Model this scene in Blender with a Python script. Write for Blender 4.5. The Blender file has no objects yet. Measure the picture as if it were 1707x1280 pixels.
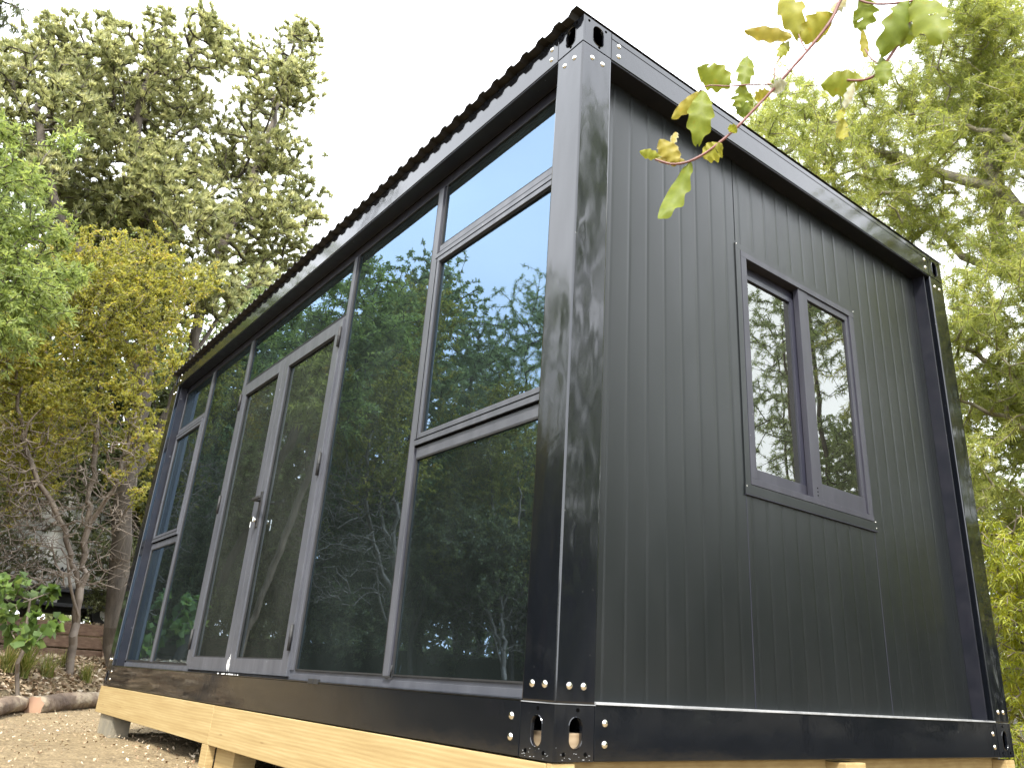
import bpy, bmesh, math, random
import numpy as np
from mathutils import Vector, Matrix
R=math.radians
rng=np.random.default_rng(7); random.seed(7)
sc=bpy.context.scene; COL=sc.collection

# ------------------------------------------------------------------ camera solved from the cabin's corners
F_PX=1310.8179; CAM=np.array([1.9099672,-1.5959620,0.2005893])
YAW,PIT,ROL=2.49228868,0.37831348,0.05989134
D_=np.array([math.cos(PIT)*math.cos(YAW),math.cos(PIT)*math.sin(YAW),math.sin(PIT)])
r_=np.array([math.sin(YAW),-math.cos(YAW),0]); u_=np.cross(r_,D_)
RT=r_*math.cos(ROL)+u_*math.sin(ROL); UP=-r_*math.sin(ROL)+u_*math.cos(ROL)
CX,CY=853.5+37.64,640-20.32
def ray(x,y): return D_+RT*(x-CX)/F_PX-UP*(y-CY)/F_PX
def at(x,y,dist):
    v=ray(x,y); return CAM+v*dist/math.hypot(v[0],v[1])
cd=bpy.data.cameras.new('camera'); cam=bpy.data.objects.new('camera',cd); COL.objects.link(cam)
M=Matrix(((RT[0],UP[0],-D_[0]),(RT[1],UP[1],-D_[1]),(RT[2],UP[2],-D_[2]))).to_4x4(); M.translation=Vector(CAM)
cam.matrix_world=M
cd.sensor_width=36; cd.lens=F_PX*36/1707; cd.shift_x=-37.64/1707; cd.shift_y=-20.32/1707
cd.clip_end=2000; cd.clip_start=.05
cd.dof.use_dof=True; cd.dof.focus_distance=4.5; cd.dof.aperture_fstop=20
sc.camera=cam

# ------------------------------------------------------------------ materials
def nmat(name):
    m=bpy.data.materials.new(name); m.use_nodes=True; nt=m.node_tree; nt.nodes.clear()
    out=nt.nodes.new('ShaderNodeOutputMaterial'); return m,nt,out
def N(nt,t,**kw):
    n=nt.nodes.new(t)
    for k,v in kw.items():
        if k in n.inputs: n.inputs[k].default_value=v
        else: setattr(n,k,v)
    return n
def ramp(nt,fac,stops):
    n=nt.nodes.new('ShaderNodeValToRGB'); cr=n.color_ramp
    while len(cr.elements)<len(stops): cr.elements.new(.5)
    for e,(p,c) in zip(cr.elements,stops): e.position=p; e.color=(*c,1)
    nt.links.new(fac,n.inputs[0]); return n.outputs[0]
def coords(nt,scale=(1,1,1)):
    tc=nt.nodes.new('ShaderNodeTexCoord'); mp=nt.nodes.new('ShaderNodeMapping'); mp.inputs['Scale'].default_value=scale
    nt.links.new(tc.outputs['Object'],mp.inputs[0]); return mp.outputs[0]
def noise(nt,vec,scale,detail=6,rough=.55):
    n=nt.nodes.new('ShaderNodeTexNoise'); n.inputs['Scale'].default_value=scale; n.inputs['Detail'].default_value=detail
    n.inputs['Roughness'].default_value=rough; nt.links.new(vec,n.inputs['Vector']); return n.outputs['Fac']
def surf(name,stops,scale=6,stretch=(1,1,1),rough=(.4,.6),bump=0,bscale=40,bstretch=(1,1,1),bdist=.01,metal=0,spec=.5,coat=0,speck=None,bdet=6):
    m,nt,out=nmat(name); b=N(nt,'ShaderNodeBsdfPrincipled'); nt.links.new(b.outputs[0],out.inputs[0])
    v=coords(nt,stretch); f=noise(nt,v,scale); c=ramp(nt,f,stops)
    if speck:
        f2=noise(nt,coords(nt,speck.get('st',(1,1,1))),speck['scale'],3)
        k=ramp(nt,f2,[(speck['t'],(0,0,0)),(speck['t']+speck.get('w',.02),(1,1,1))])
        mx=nt.nodes.new('ShaderNodeMix'); mx.data_type='RGBA'
        nt.links.new(k,mx.inputs[0]); nt.links.new(c,mx.inputs[6]); mx.inputs[7].default_value=(*speck['col'],1); c=mx.outputs[2]
    nt.links.new(c,b.inputs['Base Color'])
    mr=nt.nodes.new('ShaderNodeMapRange'); nt.links.new(noise(nt,v,scale*2.3),mr.inputs[0])
    mr.inputs['From Min'].default_value=.3; mr.inputs['From Max'].default_value=.7
    mr.inputs['To Min'].default_value=rough[0]; mr.inputs['To Max'].default_value=rough[1]
    nt.links.new(mr.outputs[0],b.inputs['Roughness'])
    b.inputs['Metallic'].default_value=metal; b.inputs['Specular IOR Level'].default_value=spec; b.inputs['Coat Weight'].default_value=coat
    if bump:
        bp=nt.nodes.new('ShaderNodeBump'); bp.inputs['Strength'].default_value=bump; bp.inputs['Distance'].default_value=bdist
        nt.links.new(noise(nt,coords(nt,bstretch),bscale,bdet),bp.inputs['Height']); nt.links.new(bp.outputs[0],b.inputs['Normal'])
    return m
BK=(.004,.005,.007)
M_POST=surf('gloss_black_steel',[(.35,BK),(.62,(.007,.008,.011)),(.85,(.016,.017,.018))],scale=5,stretch=(1,1,.25),rough=(.05,.13),spec=.8,bump=.4,bscale=4,bstretch=(1.8,1.8,.6),bdist=.016,bdet=1.6,
    speck=dict(scale=70,t=.735,w=.03,col=(.12,.12,.11)))
M_BEAM=surf('black_beam_steel',[(.35,BK),(.65,(.007,.008,.010)),(.85,(.014,.016,.016))],scale=4,stretch=(.6,.6,1.5),rough=(.045,.12),spec=.75,bump=.22,bscale=4,bdist=.006,
    speck=dict(scale=60,t=.74,w=.03,col=(.12,.12,.11)))
M_FBEAM=surf('black_floor_beam_steel',[(.35,BK),(.65,(.007,.008,.010)),(.85,(.014,.016,.016))],scale=4,stretch=(.6,.6,1.5),rough=(.03,.09),spec=.42,bump=.22,bscale=4,bdist=.006,
    speck=dict(scale=60,t=.74,w=.03,col=(.12,.12,.11)))
M_RECESS=surf('recess_black_steel',[(.4,(.006,.007,.012)),(.7,(.012,.012,.018))],scale=8,rough=(.3,.45),speck=dict(scale=55,t=.73,w=.02,col=(.3,.3,.32)))
M_PANEL=surf('satin_black_panel',[(.35,(.0058,.0074,.0082)),(.7,(.008,.0100,.011))],scale=3,stretch=(1,1,.4),rough=(.30,.38),spec=.56,bump=.12,bscale=6,bstretch=(1,1,.3),bdist=.004,
    speck=dict(scale=22,t=.765,w=.01,col=(.10,.11,.11)))
M_ALU=surf('charcoal_aluminium',[(.35,(.060,.064,.076)),(.7,(.088,.092,.106))],scale=12,stretch=(1,1,.2),rough=(.34,.46),metal=0,bump=.05,bscale=200,spec=.6,
    speck=dict(scale=45,t=.745,w=.02,col=(.3,.31,.31)))
M_ALUD=surf('dark_aluminium',[(.35,(.016,.017,.028)),(.7,(.028,.028,.042))],scale=12,stretch=(1,1,.2),rough=(.3,.42),spec=.6)
M_ALUM=surf('window_aluminium',[(.35,(.026,.026,.036)),(.7,(.040,.040,.052))],scale=12,stretch=(1,1,.2),rough=(.32,.44),spec=.5,speck=dict(scale=45,t=.745,w=.02,col=(.25,.25,.26)))
M_RUB=surf('black_rubber',[(.4,(.01,.01,.01)),(.6,(.02,.02,.02))],rough=(.6,.7))
M_HOLE=surf('hole_black',[(.4,(.002,.002,.002)),(.6,(.004,.004,.004))],rough=(.8,.9),spec=0)
M_BOLT=surf('bright_bolt',[(.3,(.75,.72,.66)),(.7,(.9,.87,.8))],scale=60,rough=(.14,.22),metal=1)
M_ROOF=surf('dark_roof_sheet',[(.35,(.018,.017,.016)),(.7,(.035,.032,.03))],scale=6,rough=(.4,.55))
M_EDGE=surf('scuff_steel_lip_highlight',[(.35,(.20,.21,.22)),(.7,(.42,.43,.44))],scale=9,rough=(.25,.4))  # bare steel for scuffs; on the flashing lip, a sky highlight painted in pale grey
M_CAULK=surf('white_sealant',[(.4,(.6,.6,.58)),(.6,(.75,.75,.72))],rough=(.5,.6))
M_WHITE=surf('white_vehicle_paint',[(.3,(.7,.7,.68)),(.7,(.82,.82,.8))],scale=2,rough=(.25,.35))
M_RED=surf('red_lens',[(.4,(.5,.03,.02)),(.6,(.6,.04,.02))],rough=(.2,.3))
M_INT=surf('interior_lining',[(.4,(.13,.135,.14)),(.6,(.16,.165,.17))],scale=2,rough=(.5,.6))
M_FLOOR=surf('ply_floor',[(.3,(.22,.15,.08)),(.7,(.32,.23,.13))],scale=3,stretch=(.4,4,1),rough=(.5,.6))

def wood(name,a,b,c):
    m,nt,out=nmat(name); bs=N(nt,'ShaderNodeBsdfPrincipled'); nt.links.new(bs.outputs[0],out.inputs[0])
    v=coords(nt,(.5,3,9)); f=noise(nt,v,3.2,8,.6)
    w=N(nt,'ShaderNodeTexWave',Scale=2.2,Distortion=7.0,Detail=4.0,wave_type='BANDS',bands_direction='Z'); nt.links.new(coords(nt,(.5,1,9)),w.inputs['Vector'])
    ad=N(nt,'ShaderNodeMath',operation='MULTIPLY_ADD'); nt.links.new(w.outputs['Fac'],ad.inputs[0]); ad.inputs[1].default_value=.16; nt.links.new(f,ad.inputs[2])
    cc=ramp(nt,ad.outputs[0],[(.35,a),(.62,b),(.85,c)])
    v2=N(nt,'ShaderNodeTexVoronoi',Scale=1.9); nt.links.new(coords(nt,(1.2,1,6)),v2.inputs['Vector'])
    k=ramp(nt,v2.outputs['Distance'],[(.0,(1,1,1)),(.06,(.6,.6,.6)),(.10,(0,0,0))])
    mx=nt.nodes.new('ShaderNodeMix'); mx.data_type='RGBA'; nt.links.new(k,mx.inputs[0]); nt.links.new(cc,mx.inputs[6]); mx.inputs[7].default_value=(a[0]*.5,a[1]*.4,a[2]*.35,1)
    nt.links.new(mx.outputs[2],bs.inputs['Base Color']); bs.inputs['Roughness'].default_value=.6
    bp=N(nt,'ShaderNodeBump',Strength=.25,Distance=.004); nt.links.new(f,bp.inputs['Height']); nt.links.new(bp.outputs[0],bs.inputs['Normal'])
    return m
M_PINE=wood('treated_pine',(.29,.20,.085),(.36,.265,.12),(.43,.335,.17))
M_SLEEP=wood('weathered_sleeper',(.09,.05,.03),(.16,.095,.06),(.26,.18,.12))
M_PLY=wood('plywood',(.24,.17,.10),(.33,.25,.16),(.4,.32,.22))
M_CONC=surf('pile_timber_base',[(.3,(.15,.14,.11)),(.7,(.25,.22,.16))],scale=9,rough=(.8,.9),bump=.4)

def glass(name,tint,trans,ior,dust_veil=0.0,dcol=(.35,.34,.30)):
    m,nt,out=nmat(name)
    fr=N(nt,'ShaderNodeFresnel',IOR=ior); gl=N(nt,'ShaderNodeBsdfGlossy',Roughness=0.0); gl.inputs['Color'].default_value=(*tint,1)
    bp=N(nt,'ShaderNodeBump',Strength=.06,Distance=.01); nt.links.new(noise(nt,coords(nt),1.3,2),bp.inputs['Height']); nt.links.new(bp.outputs[0],gl.inputs['Normal'])
    tr=N(nt,'ShaderNodeBsdfTransparent'); tr.inputs['Color'].default_value=(*trans,1)
    mx=nt.nodes.new('ShaderNodeMixShader'); nt.links.new(fr.outputs[0],mx.inputs[0]); nt.links.new(tr.outputs[0],mx.inputs[1]); nt.links.new(gl.outputs[0],mx.inputs[2])
    last=mx.outputs[0]
    if dust_veil:
        df=N(nt,'ShaderNodeBsdfDiffuse'); df.inputs['Color'].default_value=(*dcol,1)
        m2=nt.nodes.new('ShaderNodeMixShader'); f=noise(nt,coords(nt,(1,1,.8)),2.2,8,.65)
        mr=N(nt,'ShaderNodeMapRange'); nt.links.new(f,mr.inputs[0]); mr.inputs['From Min'].default_value=.3; mr.inputs['From Max'].default_value=.75
        mr.inputs['To Min'].default_value=dust_veil*.35; mr.inputs['To Max'].default_value=dust_veil*1.3
        nt.links.new(mr.outputs[0],m2.inputs[0]); nt.links.new(last,m2.inputs[1]); nt.links.new(df.outputs[0],m2.inputs[2]); last=m2.outputs[0]
    nt.links.new(last,out.inputs[0]); return m
G_BLUE=glass('blue_coated_glass',(.50,.725,1.0),(.38,.46,.44),2.9,.040,(.26,.33,.31))  # film is part dust, part painted grey-green haze that lightens the mirrored foliage
G_DOOR=glass('dusty_door_glass',(.66,.78,.90),(.40,.46,.44),2.6,.06,(.30,.34,.29))
G_CLEAR=glass('clear_window_glass',(.95,.98,.93),(.50,.56,.50),2.5,.03)

def leafmat(name,stops,trans=.35,rough=.45,spec=.4):
    m,nt,out=nmat(name); a=N(nt,'ShaderNodeAttribute',attribute_name='rnd'); c=ramp(nt,a.outputs['Fac'],stops)
    b=N(nt,'ShaderNodeBsdfPrincipled',Roughness=rough); b.inputs['Specular IOR Level'].default_value=spec; nt.links.new(c,b.inputs['Base Color'])
    t=N(nt,'ShaderNodeBsdfTranslucent'); hs=N(nt,'ShaderNodeHueSaturation',Value=1.7,Saturation=1.15,Hue=.485); nt.links.new(c,hs.inputs['Color']); nt.links.new(hs.outputs[0],t.inputs['Color'])
    mx=nt.nodes.new('ShaderNodeMixShader'); mx.inputs[0].default_value=trans; nt.links.new(b.outputs[0],mx.inputs[1]); nt.links.new(t.outputs[0],mx.inputs[2]); nt.links.new(mx.outputs[0],out.inputs[0])
    return m
L_OLIVE=leafmat('olive_leaf',[(0, (0.13, 0.15, 0.07)), (0.35, (0.24, 0.26, 0.12)), (0.7, (0.36, 0.37, 0.18)), (1, (0.48, 0.48, 0.28))],0.5)
L_FEATH=leafmat('feathery_leaf',[(0, (0.13, 0.165, 0.05)), (0.5, (0.25, 0.29, 0.08)), (1, (0.4, 0.41, 0.13))],0.5)
L_YELL=leafmat('yellowing_leaf',[(0, (0.12, 0.13, 0.035)), (0.45, (0.24, 0.25, 0.06)), (0.8, (0.38, 0.37, 0.09)), (1, (0.36, 0.25, 0.08))],0.5)
L_LIGHT=leafmat('light_green_leaf',[(0, (0.12, 0.165, 0.055)), (0.5, (0.215, 0.275, 0.09)), (1, (0.34, 0.385, 0.14))],0.5)
L_DARK=leafmat('dark_shrub_leaf',[(0, (0.05, 0.065, 0.03)), (0.6, (0.11, 0.13, 0.055)), (1, (0.2, 0.21, 0.09))],0.4)
L_MID=leafmat('mid_green_leaf',[(0, (0.11, 0.15, 0.075)), (0.5, (0.21, 0.27, 0.12)), (1, (0.34, 0.39, 0.19))],0.5)
L_BROAD=leafmat('broad_green_leaf',[(0, (0.05, 0.09, 0.025)), (0.6, (0.1, 0.16, 0.045)), (1, (0.18, 0.25, 0.08))],0.4)
L_GRASS=leafmat('grass_blade',[(0,(.10,.14,.03)),(.6,(.2,.22,.06)),(1,(.36,.30,.13))],.3)
L_FLAX=leafmat('flax_blade',[(0,(.16,.16,.05)),(1,(.36,.32,.12))],.2)
L_FERN=leafmat('yellow_fern_leaf',[(0,(.12,.16,.02)),(.6,(.28,.31,.04)),(1,(.42,.40,.07))],.4)
M_BARK=surf('grey_bark',[(.3,(.045,.036,.028)),(.7,(.115,.095,.072))],scale=7,stretch=(1,1,.3),rough=(.8,.9),bump=.8,bscale=30,bstretch=(1,1,.3),bdist=.02)
M_BARKL=surf('pale_lichen_bark',[(.3,(.15,.125,.09)),(.55,(.26,.23,.17)),(.75,(.34,.34,.26))],scale=9,rough=(.8,.9),bump=.9,bscale=28,bdist=.02)
M_BARKD=surf('dark_bark',[(.3,(.035,.025,.02)),(.7,(.08,.06,.048))],scale=7,stretch=(1,1,.3),rough=(.8,.9),bump=.8,bscale=30,bdist=.02)
M_TWIG=surf('bare_twig',[(.3,(.10,.078,.06)),(.7,(.23,.19,.15))],scale=5,rough=(.7,.8))
M_LOG=surf('peeled_log_bark',[(.3,(.075,.048,.034)),(.5,(.16,.115,.08)),(.68,(.36,.30,.21))],scale=4,stretch=(1,1,1),rough=(.8,.9),bump=.9,bscale=14,bdist=.03)
M_CUT=surf('sawn_log_end',[(.3,(.30,.17,.11)),(.7,(.40,.26,.17))],scale=5,rough=(.7,.8))

# ------------------------------------------------------------------ object helpers
def link(name,me,mat=None,parent=None):
    o=bpy.data.objects.new(name,me); COL.objects.link(o)
    if me and mat:
        for mm in (mat if isinstance(mat,(list,tuple)) else [mat]): me.materials.append(mm)
    if parent: o.parent=parent
    return o
def fin(name,bm,mat,parent=None,smooth=False):
    me=bpy.data.meshes.new(name); bm.normal_update(); bm.to_mesh(me); bm.free()
    if smooth:
        me.polygons.foreach_set('use_smooth',[True]*len(me.polygons))
    return link(name,me,mat,parent)
def empty(name,loc=(0,0,0),rz=0):
    o=bpy.data.objects.new(name,None); COL.objects.link(o); o.location=loc; o.rotation_euler=(0,0,rz); o.empty_display_size=.2; return o
def tag(o,label=None,cat=None,group=None,kind=None):
    if label:o['label']=label
    if cat:o['category']=cat
    if group:o['group']=group
    if kind:o['kind']=kind
    return o
def box(bm,x0,x1,y0,y1,z0,z1,bev=0,mi=0):
    t=bmesh.new()
    x0,x1=sorted((x0,x1)); y0,y1=sorted((y0,y1)); z0,z1=sorted((z0,z1))
    vs=[t.verts.new((x,y,z)) for z in (z0,z1) for x,y in ((x0,y0),(x1,y0),(x1,y1),(x0,y1))]
    for f in ((3,2,1,0),(4,5,6,7),(0,1,5,4),(1,2,6,5),(2,3,7,6),(3,0,4,7)): t.faces.new([vs[i] for i in f])
    if bev: bmesh.ops.bevel(t,geom=t.edges[:],offset=bev,segments=2,affect='EDGES',profile=.6)
    add(bm,t,mi)
def add(bm,t,mi=0):
    mp={}
    for v in t.verts: mp[v]=bm.verts.new(v.co)
    for f in t.faces:
        nf=bm.faces.new([mp[v] for v in f.verts]); nf.material_index=mi or f.material_index
    t.free()
def bx(name,x0,x1,y0,y1,z0,z1,mat,parent=None,bev=.002):
    bm=bmesh.new(); box(bm,x0,x1,y0,y1,z0,z1,bev); return fin(name,bm,mat,parent)
def cyl(bm,p0,p1,r0,r1=None,seg=12,caps=True,mi=0):
    r1=r0 if r1 is None else r1; p0=Vector(p0); p1=Vector(p1); d=(p1-p0).normalized(); a=d.orthogonal().normalized(); b=d.cross(a)
    A=[];B=[]
    for i in range(seg):
        t=2*math.pi*i/seg; o=a*math.cos(t)+b*math.sin(t); A.append(bm.verts.new(p0+o*r0)); B.append(bm.verts.new(p1+o*r1))
    for i in range(seg):
        f=bm.faces.new((A[i],A[(i+1)%seg],B[(i+1)%seg],B[i])); f.material_index=mi; f.smooth=True
    if caps:
        f=bm.faces.new(A[::-1]); f.material_index=mi; f=bm.faces.new(B); f.material_index=mi
def npmesh(name,verts,faces,rnd=None,smooth=False):
    """faces: (n,4) int array"""
    me=bpy.data.meshes.new(name); nv=len(verts); nf=len(faces); k=faces.shape[1]
    me.vertices.add(nv); me.vertices.foreach_set('co',np.ascontiguousarray(verts,dtype=np.float32).ravel())
    me.loops.add(nf*k); me.loops.foreach_set('vertex_index',np.ascontiguousarray(faces,dtype=np.int32).ravel())
    me.polygons.add(nf); me.polygons.foreach_set('loop_start',np.arange(0,nf*k,k,dtype=np.int32)); me.polygons.foreach_set('loop_total',np.full(nf,k,dtype=np.int32))
    if smooth: me.polygons.foreach_set('use_smooth',np.ones(nf,dtype=bool))
    if rnd is not None:
        at_=me.attributes.new('rnd','FLOAT','POINT'); at_.data.foreach_set('value',np.ascontiguousarray(rnd,dtype=np.float32))
    me.update(calc_edges=True); return me

# ------------------------------------------------------------------ world and sun
SUN_EL,SUN_AZ=50,-40        # direction towards the sun, azimuth measured from +x
w=bpy.data.worlds.new('World'); sc.world=w; w.use_nodes=True; nt=w.node_tree; nt.nodes.clear()
wo=nt.nodes.new('ShaderNodeOutputWorld'); bg=nt.nodes.new('ShaderNodeBackground'); sky=nt.nodes.new('ShaderNodeTexSky'); sky.sky_type='NISHITA'; sky.sun_disc=False
sky.sun_elevation=R(SUN_EL); sky.sun_rotation=R(90-SUN_AZ); sky.air_density=1.0; sky.dust_density=2.5
tc=nt.nodes.new('ShaderNodeTexCoord'); nz=nt.nodes.new('ShaderNodeTexNoise'); nz.inputs['Scale'].default_value=1.6; nz.inputs['Detail'].default_value=6
mp=nt.nodes.new('ShaderNodeMapping'); mp.inputs['Scale'].default_value=(1,1,2.2); nt.links.new(tc.outputs['Generated'],mp.inputs[0]); nt.links.new(mp.outputs[0],nz.inputs['Vector'])
cr=ramp(nt,nz.outputs['Fac'],[(.30,(.72,.72,.72)),(.62,(.97,.97,.97))])
mx=nt.nodes.new('ShaderNodeMix'); mx.data_type='RGBA'; nt.links.new(cr,mx.inputs[0]); nt.links.new(sky.outputs[0],mx.inputs[6]); mx.inputs[7].default_value=(9.6,9.9,10.4,1)
nt.links.new(mx.outputs[2],bg.inputs['Color']); bg.inputs['Strength'].default_value=.115; nt.links.new(bg.outputs[0],wo.inputs[0])
sl=bpy.data.lights.new('sun','SUN'); so=bpy.data.objects.new('sun',sl); COL.objects.link(so); sl.energy=2.2; sl.angle=R(7); sl.color=(1,.95,.86)
sd=Vector((math.cos(R(SUN_EL))*math.cos(R(SUN_AZ)),math.cos(R(SUN_EL))*math.sin(R(SUN_AZ)),math.sin(R(SUN_EL))))
so.rotation_euler=sd.to_track_quat('Z','Y').to_euler(); so.location=(0,-10,12)
sc.view_settings.view_transform='Standard'; sc.view_settings.look='None'; sc.view_settings.exposure=1.9; sc.view_settings.gamma=1

# ------------------------------------------------------------------ ground
def sst(t): t=np.clip(t,0,1); return t*t*(3-2*t)
def gz(x,y):
    x=np.asarray(x,float); y=np.asarray(y,float)
    st=7.55+1.95*np.clip((y+.5)/1.4,-.3,1.6)
    z=-.345+.55*sst((-x-st)/1.9)+.5*sst((-x-12.35)/.25)
    z=z-.25*sst((x+1)/6)*0+.02*np.sin(x*1.3+y*.7)*np.cos(y*1.1)
    z=z+1.2*sst((y-6)/10)*.4
    return z
def gzs(x,y): return float(gz(x,y))
xs=np.concatenate([np.linspace(-400,-24,10),np.linspace(-22,10,200),np.linspace(14,400,10)]); ys=np.concatenate([np.linspace(-400,-24,10),np.linspace(-22,22,200),np.linspace(26,400,10)])
X,Y=np.meshgrid(xs,ys,indexing='ij'); Z=gz(X,Y)+rng.normal(0,.006,X.shape)
V=np.stack([X,Y,Z],-1).reshape(-1,3); ny=len(ys)
I=(np.arange(len(xs)-1)[:,None]*ny+np.arange(ny-1)[None]).ravel(); Fq=np.stack([I,I+ny,I+ny+1,I+1],1)
m,nt,out=nmat('dry_dirt_ground'); b=N(nt,'ShaderNodeBsdfPrincipled',Roughness=.9); nt.links.new(b.outputs[0],out.inputs[0])
v=coords(nt); f1=noise(nt,v,.9,8,.6); f2=noise(nt,coords(nt,(1,1.6,1)),14,8,.7); f3=noise(nt,v,70,4,.6)
c1=ramp(nt,f1,[(.35,(.14,.10,.05)),(.5,(.20,.15,.075)),(.68,(.25,.19,.10))]); c2=ramp(nt,f2,[(.36,(.12,.085,.045)),(.52,(.25,.185,.10)),(.68,(.36,.28,.165))])
mx=nt.nodes.new('ShaderNodeMix'); mx.data_type='RGBA'; mx.inputs[0].default_value=.6; nt.links.new(c1,mx.inputs[6]); nt.links.new(c2,mx.inputs[7])
c3=ramp(nt,f3,[(.38,(.55,.55,.55)),(.6,(1.2,1.2,1.2))]); m3=nt.nodes.new('ShaderNodeMix'); m3.data_type='RGBA'; m3.blend_type='MULTIPLY'; m3.inputs[0].default_value=.8
nt.links.new(mx.outputs[2],m3.inputs[6]); nt.links.new(c3,m3.inputs[7]); sx=nt.nodes.new('ShaderNodeSeparateXYZ'); tcg=nt.nodes.new('ShaderNodeTexCoord'); nt.links.new(tcg.outputs['Object'],sx.inputs[0])
def mr_(o,a,b_):
    q=N(nt,'ShaderNodeMapRange'); nt.links.new(o,q.inputs[0]); q.inputs['From Min'].default_value=a; q.inputs['From Max'].default_value=b_; return q.outputs[0]
def mxx(a,b_):
    q=N(nt,'ShaderNodeMath',operation='MAXIMUM'); nt.links.new(a,q.inputs[0]); nt.links.new(b_,q.inputs[1]); return q.outputs[0]
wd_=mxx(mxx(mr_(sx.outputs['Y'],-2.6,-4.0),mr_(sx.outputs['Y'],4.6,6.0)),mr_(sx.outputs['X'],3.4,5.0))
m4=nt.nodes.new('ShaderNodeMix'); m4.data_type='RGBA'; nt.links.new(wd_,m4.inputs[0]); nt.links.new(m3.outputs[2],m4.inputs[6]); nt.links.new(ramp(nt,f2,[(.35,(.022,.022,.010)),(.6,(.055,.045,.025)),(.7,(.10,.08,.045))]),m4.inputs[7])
nt.links.new(m4.outputs[2],b.inputs['Base Color'])
bp=N(nt,'ShaderNodeBump',Strength=.8,Distance=.03); nt.links.new(f2,bp.inputs['Height']); nt.links.new(bp.outputs[0],b.inputs['Normal'])
tag(link('ground',npmesh('ground',V,Fq,smooth=True),m),kind='structure')

# ------------------------------------------------------------------ the cabin
L,W,H=5.95,3.0,2.8; HT,HB=.141,.156; PW=.16; RC=.09
cab=empty('container_cabin',(0,0,0)); tag(cab,'black steel cabin with glazed front and ribbed end wall on timber bearers','cabin')
def plate_hole(bm,c,ux,uy,n,wd,ht,rx,ry,th,holes=()):
    """rectangular plate with an oval hole; c corner, ux uy in-plane, n outward"""
    c=Vector(c);ux=Vector(ux);uy=Vector(uy);n=Vector(n); K=32; cc=(wd/2,ht/2)
    def P(a,b,d): return c+ux*a+uy*b-n*d
    O=[];I_=[]
    for i in range(K):
        t=2*math.pi*(i+.5)/K; ct,st=math.cos(t),math.sin(t)
        I_.append((cc[0]+rx*ct, cc[1]+ (ry-rx)*(1 if st>0 else -1)+rx*st))
        s=min(cc[0]/abs(ct) if abs(ct)>1e-6 else 9,cc[1]/abs(st) if abs(st)>1e-6 else 9); O.append([cc[0]+s*ct,cc[1]+s*st])
    for cx_,cy_ in ((0,0),(wd,0),(wd,ht),(0,ht)):
        j=min(range(K),key=lambda i:(O[i][0]-cx_)**2+(O[i][1]-cy_)**2); O[j]=[cx_,cy_]
    vo=[[bm.verts.new(P(a,b,d)) for a,b in O] for d in (0,th)]; vi=[[bm.verts.new(P(a,b,d)) for a,b in I_] for d in (0,th)]
    c0=[bm.verts.new(P(cc[0]+(a-cc[0])*1.09,cc[1]+(b-cc[1])*1.07,0)) for a,b in I_]
    ch=[bm.verts.new(P(cc[0]+(a-cc[0])*1.04,cc[1]+(b-cc[1])*1.03,-.0022)) for a,b in I_]
    for i in range(K):
        j=(i+1)%K
        bm.faces.new((vo[0][i],vo[0][j],c0[j],c0[i])); bm.faces.new((c0[i],c0[j],ch[j],ch[i])); bm.faces.new((ch[i],ch[j],vi[0][j],vi[0][i])); bm.faces.new((vi[0][i],vi[0][j],vi[1][j],vi[1][i])); bm.faces.new((vo[1][j],vo[1][i],vi[1][i],vi[1][j]))
        bm.faces.new((vo[0][j],vo[0][i],vo[1][i],vo[1][j]))
    for a,b_,r in holes: cyl(bm,P(a,b_,.004),P(a,b_,-.0012),r,seg=12,mi=1)
def casting(h,top):
    bm=bmesh.new(); s=PW-.003; holes=[(.03,.02,.006),(.115,.02,.006),(.08,h-.014,.006)] if not top else [(.02,h-.016,.006),(.115,h-.016,.006),(.08,.014,.006)]
    ry=.042 if not top else .048; rx=.025 if not top else .030
    plate_hole(bm,(-s,0,0),(1,0,0),(0,0,1),(0,-1,0),s,h,rx,ry,.010,holes)
    plate_hole(bm,(0,.0104,0),(0,1,0),(0,0,1),(1,0,0),s-.0104,h,rx,ry,.010,holes)
    box(bm,-s,-.0105,.0105,s,h-.012,h-.001); box(bm,-s,-.0105,.0105,s,.001,.012)
    bmesh.ops.recalc_face_normals(bm,faces=bm.faces[:])
    me=bpy.data.meshes.new('corner_casting'); bm.to_mesh(me); bm.free(); me.materials.append(M_POST); me.materials.append(M_HOLE); return me
cb,ct=casting(HB-.003,False),casting(HT-.003,True)
for sx,sy,ox,oy in ((1,1,0,0),(-1,1,-L,0),(1,-1,0,W),(-1,-1,-L,W)):
    for me,z in ((cb,0),(ct,H-HT+.003)):
        o=link('corner_casting',me,None,cab); o.location=(ox,oy,z); o.scale=(sx,sy,1)
for ox,oy in ((-PW,0),(-L,0),(-PW,W-PW),(-L,W-PW)):
    bm=bmesh.new(); box(bm,ox,ox+PW,oy,oy+PW,HB,H-HT,.006); fin('corner_post',bm,M_POST,cab)
# folded returns seen in the recess beside the posts
for y in (W-PW-.012,W-PW-.040): bx('post_return',-RC+.0,-.020 if y<W-PW-.02 else -.045,y,y+.010,HB,H-HT,M_RECESS,cab,.001)
bx('post_return',-L+PW,-L+PW+.012,.03,RC,HB,H-HT,M_RECESS,cab,.001); bx('post_return',-PW-.012,-PW,.03,RC,HB,H-HT,M_RECESS,cab,.001)
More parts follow.
